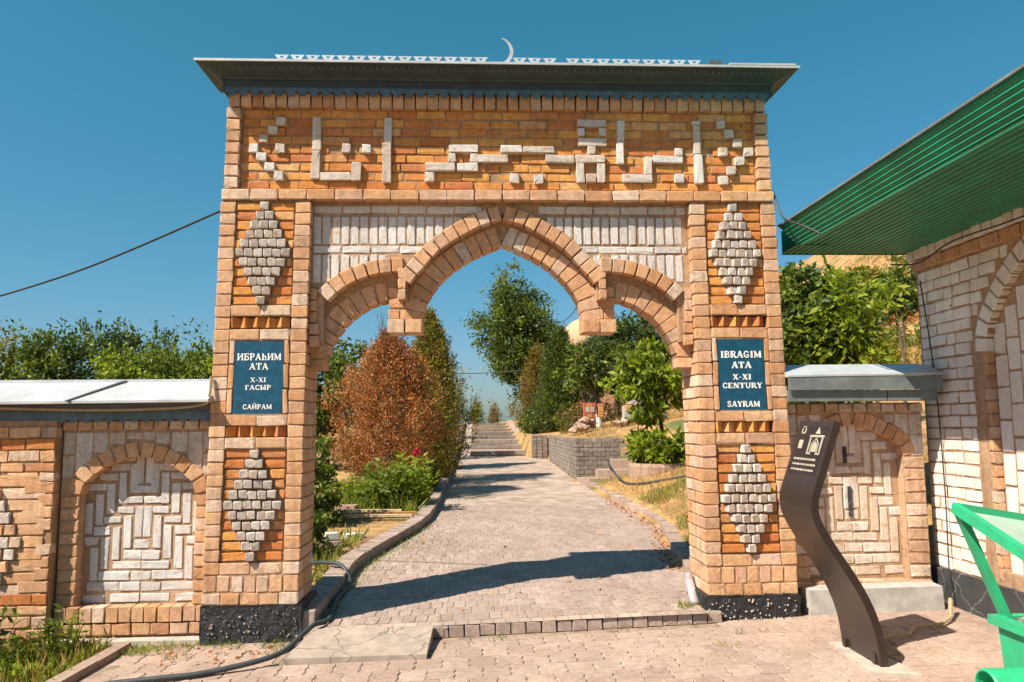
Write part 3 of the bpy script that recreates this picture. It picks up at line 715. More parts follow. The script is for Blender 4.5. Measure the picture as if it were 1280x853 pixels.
for k in range(47):
    x = -2.46+4.92*(k+.5)/47; mb = MB()
    q = [(x-.05, 4.80), (x+.05, 4.80), (x+.05, 4.765), (x+.03, 4.745), (x+.03, 4.722), (x-.03, 4.722), (x-.03, 4.745), (x-.05, 4.765)]
    mb.prism(q, (-.040, -.036), lambda a, b, t: (a, t, b)); mb.build('trim_tooth', 'bluetrim', cor)
mb = MB()
for k in range(92):
    x = -2.6+5.2*(k+.5)/92; mb.add([(x-.026, -.197, 4.945), (x+.026, -.197, 4.945), (x, -.190, 4.905)], [(0, 1, 2)])
mb.build('edge_teeth', 'bluetrim', cor, kind='stuff')
def crest(x):
    mb = MB(); z0, z1 = 4.964, 5.030; o_ = [(x-.022, z0+.012), (x+.022, z0+.012), (x+.062, z1), (x-.062, z1)]; i_ = [(x-.007, z0+.036), (x+.007, z0+.036), (x+.018, z0+.056), (x-.018, z0+.056)]
    vs = [(a, t, b) for t in (-.195, -.191) for L_ in (o_, i_) for a, b in L_]; mb.v = vs
    for t in (0, 8):
        for i in range(4): mb.f.append((t+i, t+(i+1) % 4, t+4+(i+1) % 4, t+4+i))
    for b_ in (0, 4):
        for i in range(4): mb.f.append((b_+i, b_+(i+1) % 4, b_+8+(i+1) % 4, b_+8+i))
    mb.box(x-.066, x+.066, -.197, -.190, z0-.006, z0+.012)
    mb.build('crest_plate', 'tinlight', cor)
for px in [-1.93+.134*i for i in range(14)] + [.155+.134*i for i in range(3)] + [.63+.137*i for i in range(9)]: crest(px)
MB().box(1.86, 1.98, -.197, -.17, 4.962, 5.03).build('crest_block', 'tin', cor)
MB().box(2.02, 2.62, -.272, -.15, 4.955, 4.972).build('roof_patch', 'tinwhite', cor)
mb = MB(); cx, cz, ro = -.030, 5.085, .130; n_ = 26; oc = []; ic = []
for i in range(n_+1):
    a = math.radians(-118+198*i/n_); oc.append((cx+ro*math.cos(a), cz+ro*math.sin(a)))
    tk = .030*max(0, math.sin(math.pi*i/n_))**.8+.001; ic.append((cx+(ro-tk)*math.cos(a), cz+(ro-tk)*math.sin(a)))
mb.prism(oc+ic[::-1], (-.196, -.188), lambda a, b, t: (a, t, b))
mb.build('crescent', 'tinwhite', cor)

# ================================================================= NAME PLAQUES
def pl_(pts, w): return ('p', pts, w)
def glyph(c, T=.2, t=.11):
    def ser(x, y, l=.34): return pl_([(x-l/2, y), (x+l/2, y)], .085)
    b, tp = .04, .96
    if c in 'I': return .48, [pl_([(.24, 0), (.24, 1)], T), ser(.24, b), ser(.24, tp)]
    if c in 'ИЙN':
        d = [pl_([(.2, .95), (.75, .05)], T if c == 'N' else t)] if c == 'N' else [pl_([(.2, .08), (.75, .92)], t)]
        o = [pl_([(.18, 0), (.18, 1)], t if c == 'N' else T), pl_([(.78, 0), (.78, 1)], t if c == 'N' else T), ser(.18, b), ser(.18, tp), ser(.78, b), ser(.78, tp)]
        if c == 'Й': o.append(pl_([(.32, 1.27), (.40, 1.16), (.56, 1.16), (.64, 1.27)], .09))
        return .96, o+d
    if c == 'Б': return .8, [pl_([(.2, 0), (.2, 1)], T), pl_([(.05, .95), (.68, .95), (.68, .78)], .1), pl_([(.2, .55), (.5, .55), (.68, .45), (.7, .3), (.66, .13), (.5, .05), (.05, .05)], .13)]
    if c in 'PР': return .78, [pl_([(.2, 0), (.2, 1)], T), ser(.2, b), pl_([(.05, .95), (.48, .95), (.66, .86), (.69, .72), (.64, .56), (.48, .47), (.2, .47)], .13)]
    if c == 'R': return .86, [pl_([(.2, 0), (.2, 1)], T), ser(.2, b), pl_([(.05, .95), (.48, .95), (.66, .86), (.69, .74), (.62, .58), (.48, .5), (.2, .5)], .13), pl_([(.45, .5), (.72, .05), (.86, .05)], T*.8)]
    if c == 'B': return .82, [pl_([(.2, 0), (.2, 1)], T), pl_([(.05, .95), (.46, .95), (.62, .87), (.64, .74), (.58, .6), (.46, .53), (.2, .53)], .13), pl_([(.46, .53), (.66, .45), (.7, .28), (.64, .12), (.48, .05), (.05, .05)], .13)]
    if c in 'AА': return .92, [pl_([(.12, 0), (.45, 1)], t), pl_([(.44, 1), (.78, 0)], T), pl_([(.22, .32), (.66, .32)], .1), ser(.12, b, .26), ser(.79, b, .28)]
    if c == 'h': return .78, [pl_([(.2, 0), (.2, 1)], T), ser(.2, b, .32), pl_([(.04, .95), (.2, .95)], .1), pl_([(.2, .5), (.36, .62), (.52, .6), (.6, .46), (.6, 0)], .15), ser(.6, b, .28)]
    if c in 'MМ': return 1.08, [pl_([(.16, 0), (.16, 1)], t), pl_([(.92, 0), (.92, 1)], T), pl_([(.16, .98), (.53, .12)], T*.9), pl_([(.53, .12), (.92, .98)], t), ser(.16, b, .26), ser(.92, b), ser(.14, tp, .2), ser(.94, tp, .24)]
    if c in 'TТ': return .84, [pl_([(.42, 0), (.42, 1)], T), ser(.42, b), pl_([(.06, .74), (.06, .94), (.78, .94), (.78, .74)], .1)]
    if c in 'XХ': return .88, [pl_([(.16, 1), (.72, 0)], T), pl_([(.74, 1), (.14, 0)], t), ser(.14, b, .26), ser(.74, b, .26), ser(.16, tp, .28), ser(.74, tp, .26)]
    if c == '-': return .5, [pl_([(.1, .42), (.4, .42)], .14)]
    if c == 'Ғ': return .74, [pl_([(.22, 0), (.22, 1)], T), ser(.22, b), pl_([(.06, .95), (.66, .95), (.66, .76)], .1), pl_([(.06, .48), (.46, .48)], .1)]
    if c in 'CС': return .82, [pl_([(.7, .74), (.6, .92), (.42, .96), (.22, .86), (.14, .62), (.14, .38), (.22, .14), (.42, .04), (.6, .08), (.72, .25)], .16)]
    if c == 'G': return .9, [pl_([(.7, .76), (.6, .92), (.42, .96), (.22, .86), (.14, .62), (.14, .38), (.22, .14), (.42, .04), (.7, .1), (.7, .42), (.5, .42)], .16)]
    if c == 'Ы': return 1.05, [pl_([(.18, 0), (.18, 1)], T), ser(.18, tp), pl_([(.18, .55), (.42, .55), (.58, .45), (.6, .3), (.56, .13), (.42, .05), (.05, .05)], .13), pl_([(.86, 0), (.86, 1)], T), ser(.86, b), ser(.86, tp)]
    if c == 'E': return .78, [pl_([(.2, 0), (.2, 1)], T), pl_([(.05, .95), (.66, .95), (.66, .76)], .1), pl_([(.2, .5), (.5, .5)], .1), pl_([(.05, .05), (.68, .05), (.68, .26)], .1)]
    if c == 'U': return .92, [pl_([(.2, 1), (.2, .3), (.28, .1), (.46, .04), (.64, .1), (.74, .3), (.74, 1)], .16), ser(.2, tp), ser(.74, tp, .26)]
    if c == 'Y': return .88, [pl_([(.14, 1), (.44, .45)], T), pl_([(.76, 1), (.44, .45)], t), pl_([(.44, .45), (.44, 0)], T), ser(.44, b), ser(.14, tp, .28), ser(.76, tp, .26)]
    if c == 'S': return .74, [pl_([(.62, .76), (.54, .92), (.36, .96), (.18, .88), (.14, .72), (.24, .58), (.52, .44), (.62, .28), (.56, .1), (.36, .04), (.18, .1), (.1, .26)], .16)]
    return .5, []
def text_line(mb, s, cx, cz, h, W, y, T=.2):
    gs = [glyph(c, T) for c in s]; tot = sum(g[0] for g in gs)+.06*(len(s)-1); sx = W/tot; x = cx-W/2; z0 = cz-h/2
    for g, (adv, strokes) in enumerate(gs):
        lay = 0
        for _, pts, wd in strokes:
            for (a, b), (c, d) in zip(pts, pts[1:]):
                ln = math.hypot(c-a, d-b) or 1; ux, uz = (c-a)/ln, (d-b)/ln; e_ = min(wd*.3, .04) if len(pts) > 2 else 0
                a2, b2, c2, d2 = a-ux*e_, b-uz*e_, c+ux*e_, d+uz*e_
                px, pz = -uz*wd/2, ux*wd/2; lay += 1
                q = [(x+(a2+px)*sx, z0+(b2+pz)*h), (x+(a2-px)*sx, z0+(b2-pz)*h), (x+(c2-px)*sx, z0+(d2-pz)*h), (x+(c2+px)*sx, z0+(d2+pz)*h)]
                mb.prism(q, (y, y-.0022-.00012*lay), lambda u, v, t_: (u, t_, v))
        x += (adv+.06)*sx
def plaque(sg, lines, label, fat):
    xc = sg*2.111; z0, z1 = 1.898, 2.535
    t = thing('name_plaque', (xc, .02, z0), label, 'sign', 'blue name plaques on the gateway pillars')
    mb = MB(); mb.box(min(sg*1.901, sg*2.318), max(sg*1.901, sg*2.318), .008, .04, z0, z1, gmap); mb.build('board', 'signblue', t)
    for s, cy, h_, w_ in lines:
        mb = MB(); zc = z1-(z1-z0)*cy; text_line(mb, s, bx(xc, zc), zc, h_*(z1-z0), w_*.417, .0075, fat); mb.build('lettering', 'letterwhite', t)
plaque(-1, [('ИБРАhИМ', .225, .092, .90), ('АТА', .355, .088, .39), ('Х-ХI', .537, .062, .32), ('ҒАСЫР', .64, .064, .53), ('САЙРАМ', .90, .064, .59)], 'dark blue plaque with white Cyrillic lettering, set in a brick pillar', .2)
plaque(1, [('IBRAGIM', .222, .092, .88), ('ATA', .370, .090, .43), ('X-XI', .537, .076, .40), ('CENTURY', .656, .074, .86), ('SAYRAM', .913, .078, .70)], 'dark blue plaque with white Latin lettering, set in a brick pillar', .27)

# ================================================================= WING WALLS
VS = [(20, 160, 290), (42, 205, 330), (86, 245, 375), (132, 290, 415), (177, 332, 460), (220, 370, 497), (18, 385, 515), (60, 425, 560), (104, 470, 605), (149, 515, 645), (192, 555, 690), (234, 590, 730), (234, 255, 362)]
HSb = [(98, 78, 205, 235), (145, 73, 245, 275), (191, 75, 290, 317), (235, 30, 332, 360), (71, 65, 388, 415), (122, 68, 430, 455), (164, 68, 470, 503), (204, 62, 512, 545), (231, 25, 555, 585), (37, 70, 345, 372), (37, 73, 570, 605), (57, 112, 615, 645), (108, 126, 655, 690), (150, 128, 700, 735), (42, 80, 700, 735), (60, 116, 747, 780), (186, 120, 747, 780), (62, 40, 175, 196), (205, 40, 205, 232)]
HC = [(0, 60, 300, 330), (0, 60, 525, 560), (0, 82, 655, 690), (0, 40, 130, 152)]
K_ = .00213
def wing(name, x0, x1, xc, half, zbase, zspring, zapex, ywall, ypanel, ztop, label, mats, pillar_side):
    t = thing(name, (xc, ywall, zf(xc)), label, 'wall')
    edge, rin, body = mats
    prof_ = [(xc-half, zspring), (xc-half*.93, zspring+.10), (xc-half*.62, zapex-.10), (xc-half*.3, zapex-.03), (xc, zapex+.005)]
    left = [(v.x, v.y) for v in spline([(a, b, 0) for a, b in prof_], 8)]
    def inner(x): return interp(left, xc-abs(x-xc))
    def low(x): return inner(x)+.03 if abs(x-xc) < half+.005 else zbase-.02
    core = column_core(low, lambda x: ztop, ywall+.0085, ywall+.32, x0, x1).build('wall', 'mortarpale', t)
    MB().box(x0+.01, x1-.01, ypanel+.0075, ywall+.30, zf(x0)-.1, ztop-.01).build('panel', 'mortarpale', t)
    pan = t.children[-1]
    MB().box(x0, x1, ywall+.014, ywall+.31, zf(xc)-.1, zbase-.025).build('base', 'mortar', t)
    base = t.children[-1]
    zy = lambda y: zbase+.005+(782-y)*K_*(zapex-zbase)/1.30
    kx = half/.49
    for (d_, a, b) in VS:
        for s in (-1, 1):
            x = xc+s*d_*K_*kx
            if abs(d_*K_*kx) > half-.02: continue
            za, zb = zy(b), min(zy(a), inner(x)+.03)
            if zb-za < .05: continue
            brick(pan, 'panel_brick', body, x, ypanel, (za+zb)/2, .066, zb-za, .05)
    for (d_, w_, a, b) in HSb:
        for s in (-1, 1):
            x = xc+s*d_*K_*kx; ww = w_*K_*kx
            if zy(b) > inner(x+s*0)-.0: continue
            if abs(x-xc)+ww/2 > half: ww = 2*(half-abs(x-xc))-.004
            if ww < .03: continue
            brick(pan, 'panel_brick', body, x, ypanel, (zy(a)+zy(b))/2, ww, zy(a)-zy(b), .05)
    for (d_, w_, a, b) in HC:
        if (d_, a) == (0, 700): continue
        brick(pan, 'panel_brick', body, xc, ypanel, (zy(a)+zy(b))/2, w_*K_*kx, zy(a)-zy(b), .05)
    # ring of voussoirs
    wedges(core, 'voussoir', [(a-xc, b) for a, b in left], .128, .2, .098, lambda a, b, t: (a+xc, ywall-.004+t, b), mats=lambda: rin, mirror=(1, -1))
    # side strips below the springing
    n_ = round((zspring-zbase)/.1045)
    for k in range(n_):
        z = zbase+(zspring-zbase)*(k+.5)/n_
        for xa_, xb_ in ((x0, xc-half), (xc+half, x1)):
            L_ = xb_-xa_
            if L_ < .03: continue
            cuts = [L_] if L_ < .30 else ([L_*.55, L_*.45] if k % 2 else [L_*.4, L_*.6])
            q = xa_
            for c_ in cuts: brick(core, 'quoin_brick', edge if random.random() > .1 else 'buffpale', q+c_/2, ywall, z, c_-.014, (zspring-zbase)/n_-.016, .12); q += c_
    # blocks above the arch
    x = x0
    while x < x1-.03:
        ww = min(R(.10, .15), x1-x); m_ = x+ww/2; zb = zspring
        ro = inner(m_)+.15 if abs(m_-xc) < half+.12 else zspring
        ztb = ztop-.10
        if abs(m_-xc) >= half+.12 or ro < ztb-.06:
            zlo = max(ro, zspring)
            n2 = max(1, round((ztb-zlo)/.24))
            for q in range(n2):
                h_ = (ztb-zlo)/n2; brick(core, 'spandrel_brick', 'greybrick', m_, ywall+.004, zlo+h_*(q+.5), ww-.014, h_-.014, .1)
        x += ww
    n_ = round((x1-x0)/.13)
    for k in range(n_): ww = (x1-x0)/n_; brick(core, 'soldier_brick', 'buffpale', x0+ww*(k+.5), ywall-.03, ztop-.045, ww-.014, .075, .12)
    return t, core, base
lw, core, base = wing('wing_wall', -3.80, -2.515, -3.15, .485, .29, 1.22, 1.545, .15, .27, 1.86, 'low brick wall with an arched white brick panel and white metal coping, left of the gateway', ('buff', 'buff', 'whitebrick'), 1)
for k in range(12):
    ww = 1.285/12; brick(base, 'soldier_brick', 'buff', -3.80+ww*(k+.5), .125, .225, ww-.012, .125, .12, j=1.5)
for k in range(8):
    ww = 1.285/8; brick(base, 'quoin_brick', 'buff', -3.80+ww*(k+.5), .13, .105, ww-.014, .09, .12, j=1.5)
MB().box(-3.82, -2.54, .02, .2, -.1, .035).build('footing', 'concrete', lw)
# broad pier at the far left
pier = MB().box(-6.4, -3.815, .066, .45, -.15, 1.86).build('pier', 'mortar', lw)
z = .05; r_ = 0
while z < 1.78:
    h_ = .066 if r_ in (2, 13, 14) else .088
    x = -3.81
    row = []
    lead = .13 if r_ % 2 else .25
    while x > -6.35:
        L_ = lead if not row else (.26 if r_ % 2 else .2); row.append((x-L_, x)); x -= L_
    for a, b in row:
        cxm = (a+b)/2; dz = (z-.85)/.52; wd = (.30*(1-abs(dz))+.04 if abs(dz) < 1 else 0)
        if abs(cxm+4.33) < wd+.11 and abs(dz) < 1:
            continue
        brick(pier, 'pier_brick', 'orange' if r_ in (3, 16) else BUFF(), cxm, .05, z+h_/2, b-a-.014, h_, .1, j=1.5)
    z += h_+.014; r_ += 1
for k in range(-4, 6):
    n_ = 6-abs(k) if k >= 0 else 6+k
    for i in range(n_):
        brick(pier, 'header_brick', 'greybrick' if random.random() < .4 else 'buff', -4.33+(i-(n_-1)/2)*.095, .028, .85+k*.1, .08, .085, .1, rz=R(-.2, .05), j=1.5)
    s_ = .36-n_*.0475+.10
    if s_ > .05:
        for s in (-1, 1): brick(pier, 'pier_brick', 'buff', -4.33+s*(n_*.0475+s_/2), .054, .85+k*.1, s_-.012, .086, .08)
# metal coping
cop = MB()
cop.add([(-6.4, -.13, 2.005), (-2.50, -.10, 2.025), (-2.50, .33, 2.20), (-6.4, .33, 2.19), (-6.4, -.13, 1.985), (-2.50, -.10, 2.005), (-2.50, .33, 1.99), (-6.4, .33, 1.99)], [(0, 1, 2, 3), (4, 7, 6, 5), (0, 4, 5, 1), (1, 5, 6, 2), (2, 6, 7, 3), (3, 7, 4, 0)])
cop = cop.build('coping', 'tinwhite', lw)
MB().add([(-3.66, -.127, 2.024), (-3.635, -.127, 2.026), (-3.36, .325, 2.214), (-3.40, .325, 2.212), (-3.66, -.127, 2.01), (-3.635, -.127, 2.01), (-3.36, .325, 2.19), (-3.40, .325, 2.19)], [(0, 1, 2, 3), (0, 4, 5, 1), (1, 5, 6, 2), (3, 2, 6, 7), (0, 3, 7, 4)]).build('coping_seam', 'tin', cop)
MB().box(-6.4, -2.50, .325, .35, 2.17, 2.222).build('ridge', 'tinlight', cop)
MB().box(-6.4, -2.515, .085, .12, 1.862, 1.94).build('trim', 'bluetrim', cop)
MB().box(-6.4, -2.52, .0, .1, 1.94, 1.99).build('soffit', 'tin', cop)
mb = MB()
for k in range(38):
    x = -6.38+3.86*(k+.5)/38; mb.add([(x-.045, .083, 1.864), (x+.045, .083, 1.864), (x, .083, 1.835)], [(0, 1, 2)])
mb.build('trim_teeth', 'bluetrim', cop, kind='stuff')

rw, core, base = wing('wing_wall', 2.53, 3.84, 3.19, .455, .40, 1.47, 1.76, .20, .30, 1.96, 'low brick wall with an arched pale panel and grey metal coping, right of the gateway', ('buffpale', 'buff', 'paleblock'), -1)
for k in range(6):
    ww = 1.31/6; brick(base, 'quoin_brick', 'buffpale', 2.53+ww*(k+.5), .17, .355, ww-.014, .05, .12, j=1.5)
for z0, z1, xs_ in ((.93, 1.20, 3.17), (1.41, 1.56, 3.145)):
    MB().box(xs_-.017, xs_+.017, .2875, .294, z0, z1).build('slot_shade', 'plinthdark', rw)  # dark strip on the panel face, painting the shade of a missing-brick gap
cop = MB().add([(2.50, -.07, 2.20), (3.90, -.07, 2.215), (3.90, .20, 2.315), (2.50, .20, 2.31), (2.50, -.07, 2.185), (3.90, -.07, 2.2), (3.90, .35, 2.2), (2.50, .35, 2.2), (2.5, .35, 2.24), (3.9, .35, 2.24)], [(0, 1, 2, 3), (0, 4, 5, 1), (4, 7, 6, 5), (3, 2, 9, 8), (8, 9, 6, 7), (1, 5, 6, 9, 2), (0, 3, 8, 7, 4)]).build('coping', 'tinlight', rw)
MB().box(2.505, 3.895, -.065, -.05, 2.07, 2.187).build('fascia', 'tinfascia', cop)
MB().box(2.51, 3.40, -.03, .15, 1.972, 2.068).build('soffit_panel', 'tinfascia', cop)
MB().box(3.41, 3.86, -.03, .15, 1.972, 2.068).build('soffit_panel', 'tinfascia', cop)
blk = MB(); xa0, xb0 = 2.62, 3.80
blk.add([(xa0, -.02, .05), (xb0, -.04, .07), (xb0, .185, .07), (xa0, .185, .05), (xa0+.01, -.012, .345), (xb0-.01, -.03, .365), (xb0, .185, .37), (xa0, .185, .35)], [(0, 3, 2, 1), (4, 5, 6, 7), (0, 1, 5, 4), (1, 2, 6, 5), (2, 3, 7, 6), (3, 0, 4, 7)])
tag(blk.build('concrete_block', 'concretegrey', loc=(3.2, .08, .06)), 'long grey concrete block lying at the foot of the right wing wall', 'block')

# ================================================================= RIGHT BUILDING
bd = thing('block_building', (5.5, -2.5, .2), 'white block building with a green corrugated metal roof and dark plinth', 'building')
WX = 3.97
nc, nh, nsp, nap = -1.24, .68, 2.35, 3.12
nleft = [(v.x, v.y) for v in spline([(-nh, nsp, 0), (-nh*.93, nsp+.22, 0), (-nh*.6, nsp+.5, 0), (-nh*.25, nap-.08, 0), (0, nap, 0)], 8)]
def nin(y): return interp(nleft, -abs(y-nc))
def _nout(y):
    d = abs(y-nc); best = nsp if d < nh+.01 else 0
    for (a, b), (c, e) in zip(nleft, nleft[1:]):
        l = math.hypot(c-a, e-b)
        if l > 1e-6 and abs(-(a-(e-b)/l*.145)-d) < .03: best = max(best, b+(c-a)/l*.145+.03)
    return max(best, nin(y) if d < nh else 0)
_nt = {}
def inniche(y, z):
    k = round(y, 2)
    if k not in _nt: _nt[k] = _nout(k)
    return .5 < z < _nt[k]
mb = MB()
n_ = 140; ya, yb = -5.8, .37
for i in range(n_):
    a = ya+(yb-ya)*i/n_; b = ya+(yb-ya)*(i+1)/n_; m_ = (a+b)/2
    hole = abs(m_-nc) < nh
    spans = [(.3, .58), (nin(m_)+.01, 3.42)] if hole else [(.3, 3.42)]
    for z0, z1 in spans: mb.box(WX+.009, WX+.25, a, b, z0, z1)
mb.box(WX+.24, 9, -5.8, .36, .3, 3.42)
wall = mb.build('wall', 'mortarpale', bd)
MB().box(WX+.075, WX+.235, nc-nh, nc+nh, .5, nap+.05).build('niche_back', 'mortarpale', bd); nb_ = bd.children[-1]
for k in range(26):
    z = .475+.1045*(k+.5); odd = k % 2; y = .345; first = True
    while y > -2.7:
        L_ = (.13 if odd else .25) if first else (.25 if R(0, 1) > .25 else .135); first = False
        y1 = y-L_; q = y
        while q > y1 and not inniche(q-.005, z): q -= .005
        if q > y1+.005 and y-q > .05: brick(wall, 'block', 'block', WX, (y+q)/2, z, y-q-.016, .088, .1, rz=-math.pi/2, j=2)
        elif q <= y1+.005: brick(wall, 'block', 'block', WX, y-L_/2, z, L_-.016, .088, .1, rz=-math.pi/2, j=2)
        else:
            q = y1
            while q < y and not inniche(q+.005, z): q += .005
            if q-y1 > .05: brick(wall, 'block', 'block', WX, (q+y1)/2, z, q-y1-.016, .088, .1, rz=-math.pi/2, j=2)
        y -= L_
    brick(wall, 'corner_block', 'block', WX+.055, .385, z, .115, .086, .1, rz=math.radians(-128), j=2)
    brick(wall, 'corner_block', 'block', WX+.20, .41, z, .16, .086, .1, rz=math.radians(-180), j=2)
wedges(wall, 'voussoir', nleft, .13, .2, .125, lambda a, b, t: (WX-.003+t, nc-a, b), mats=lambda: 'block', mirror=(1, -1), gap=.016)
for k in range(18): brick(wall, 'jamb_brick', 'buff' if k % 3 else 'buffpale', WX+.040, nc+nh-.004, .552+.1035*k, .074, .090, .05, j=2.5)
for k in range(9):
    for q in range(9):
        y = nc-nh+.075+.15*k; z = .6+.265*q+.13*(k % 2)
        if z+.12 < nin(y): brick(nb_, 'block', 'block', WX+.067, y, z, .13, .245, .05, rz=-math.pi/2)
for k in range(46):
    brick(wall, 'frieze_block', 'block', WX-.075, .40-.125*(k+.5), 3.375, .108, .125, .2, rz=-math.pi/2, j=1.5)
    if k % 2 == 0: brick(wall, 'frieze_brick', 'buff', WX-.03, .39-.125*(k+1), 3.255, .235, .088, .15, rz=-math.pi/2, j=1.5)
brick(wall, 'frieze_block', 'block', WX-.02, .43, 3.375, .12, .125, .2, rz=math.radians(-140))
# plinth
mb = MB(); ny = 50
for k in range(5):
    for i in range(ny+1): mb.v.append((WX-.035+R(-.01, .01)+.0*k, .40-6.1*i/ny, .05+.42*k/4))
for k in range(4):
    for i in range(ny): q = k*(ny+1)+i; mb.f.append((q, q+1, q+ny+2, q+ny+1))
mb.add([(WX-.035, .40, .47), (WX-.035, -5.7, .47), (WX+.1, -5.7, .47), (WX+.1, .42, .47), (WX-.035, .40, .05), (WX+.3, .44, .05), (WX+.3, .44, .47)], [(0, 1, 2, 3), (4, 0, 6, 5)])
mb.build('plinth', 'plinthdark', bd)
# green corrugated eave: fascia, soffit, roof sheet
EX, EZ0, EZ1, EY0, EY1 = 2.68, 3.386, 3.61, .42, -5.9
FX, FZ = 2.580, 3.595      # outer top edge: the edge sheet leans out over the eave
mb = MB(); dxn, dzn = (FX-EX), (FZ-EZ0); ln_ = math.hypot(dxn, dzn); ux_, uz_ = dxn/ln_, dzn/ln_; nx2, nz2 = -uz_, ux_
pf = [(EX+.012, EZ0-.018), (EX-.006, EZ0-.018), (EX-.010, EZ0+.004)]
for k in range(6):
    t0 = ln_*(k+.35)/6
    for t_, h_ in ((t0, 0), (t0+.003, .014), (t0+.006, .014), (t0+.020, 0)): pf.append((EX+ux_*t_+nx2*h_, EZ0+uz_*t_+nz2*h_))
pf.append((FX, FZ))
EYF = .0
mb.v = [(x, .16*(z-EZ0)/(FZ-EZ0) if y == EYF else y, z) for y in (EYF, EY1) for x, z in pf]; k = len(pf); mb.f = [(i, i+1, k+i+1, k+i) for i in range(k-1)]
fas = mb.build('fascia', 'green', bd)
MB().add([(EX, EYF, EZ0), (FX, .16, FZ), (EX+.3, .17, FZ+.03), (EX+.3, EYF, EZ0), (EX, EYF+.006, EZ0), (FX, .166, FZ), (EX+.3, .176, FZ+.03), (EX+.3, EYF+.006, EZ0)], [(0, 1, 2, 3), (4, 7, 6, 5), (0, 4, 5, 1), (1, 5, 6, 2)]).build('fascia_end', 'green', bd)
mb = MB(); pf = []
x = EX
while x < WX+.06: pf += [(x, EZ0+.004), (x+.03, EZ0+.004), (x+.036, EZ0+.018), (x+.058, EZ0+.018)]; x += .064
mb.v = [(x, y, z) for y in (EY0, EY1) for x, z in pf]; k = len(pf); mb.f = [(i, i+1, k+i+1, k+i) for i in range(k-1)]
mb.build('soffit', 'green', bd)
mb = MB(); x = FX-.015; pf = []
while x < 7: z = FZ+.005+(x-FX)*.28; pf += [(x, z), (x+.09, z+.02), (x+.12, z+.05), (x+.15, z+.02)]; x += .21
mb.v = [(x, y, z) for y in (.17, EY1) for x, z in pf]; k = len(pf); mb.f = [(i, i+1, k+i+1, k+i) for i in range(k-1)]
mb.build('roof', 'green', bd)
MB().add([(EX+.02, EY0, EZ0), (EX+.02, EY0, FZ+.02), (7, EY0, FZ+1.25), (7, EY0, EZ0), (EX+.02, EY0-.02, EZ0), (EX+.02, EY0-.02, FZ+.02), (7, EY0-.02, FZ+1.25), (7, EY0-.02, EZ0)], [(0, 1, 2, 3), (4, 7, 6, 5), (0, 4, 5, 1), (3, 2, 6, 7)]).build('end_panel', 'green', bd)
MB().box(FX-.02, FX-.004, EY1, .16, FZ-.004, FZ+.012).build('drip_edge', 'tinfascia', bd)
mb = MB(); mb.tube(spline([(WX-.06, .2, 3.1), (WX-.03, .12, 2.2), (WX-.03, .08, 1.2), (WX-.06, .05, .5), (WX-.08, 0, .2)], 5), .006, 5); tag(mb.build('cable', 'cable', loc=(WX-.05, .1, 1.5)), 'thin black cable hanging straight down the white block wall', 'cable')
mb = MB(); mb.tube(spline([(WX-.19, .45, 3.30), (WX-.18, .0, 3.22), (WX-.18, -.5, 3.30), (WX-.19, -1.3, 3.28), (WX-.18, -2.2, 3.3)], 5), .007, 5); tag(mb.build('cable', 'cable', loc=(WX-.18, -.5, 3.3)), 'black cable sagging along the top of the white block wall under the eave', 'cable')

# ================================================================= INFORMATION STELE
sx, sy0, sy1 = 2.45, -1.45, -.89
stl = thing('information_stele', (sx, -1.17, .13), 'dark brown wavy metal information stele with an engraved panel, standing on the paving', 'information sign')
cen = [(2.50, .10), (2.495, .22), (2.465, .40), (2.40, .58), (2.30, .76), (2.19, .93), (2.105, 1.08), (2.075, 1.18), (2.085, 1.28), (2.125, 1.39), (2.265, 1.79)]
cl_ = [(v.x, v.y) for v in spline([(a, b, 0) for a, b in cen[:-1]], 6)] + [cen[-1]]
fr_, bk_ = [], []
for i, (a, b) in enumerate(cl_):
    p0 = cl_[max(0, i-1)]; p1 = cl_[min(len(cl_)-1, i+1)]; l = math.hypot(p1[0]-p0[0], p1[1]-p0[1]); n_ = (-(p1[1]-p0[1])/l, (p1[0]-p0[0])/l)
    fr_.append((a+n_[0]*.028, b+n_[1]*.028)); bk_.append((a-n_[0]*.028, b-n_[1]*.028))
mb = MB(); k = len(fr_); 
for y in (sy0, sy0+.008, sy1-.008, sy1):
    ins = 0 if y in (sy0+.008, sy1-.008) else .003
    for L_, sgn in ((fr_, 1), (bk_, -1)):
        for i, (a, b) in enumerate(L_): o_ = bk_[i] if sgn > 0 else fr_[i]; t_ = ins/.056; mb.v.append((a+(o_[0]-a)*t_, y, b+(o_[1]-b)*t_))
for j in range(3):
    A, B = j*2*k, (j+1)*2*k
    for i in range(k-1): mb.f += [(A+i, A+i+1, B+i+1, B+i), (A+k+i, B+k+i, B+k+i+1, A+k+i+1)]
    mb.f += [(A, B, B+k, A+k), (A+k-1, A+2*k-1, B+2*k-1, B+k-1)]
for A in (0, 6*k):
    for i in range(k-1): mb.f.append((A+i, A+i+1, A+k+i+1, A+k+i))
body = mb.build('body', 'stele', stl, smooth=False)
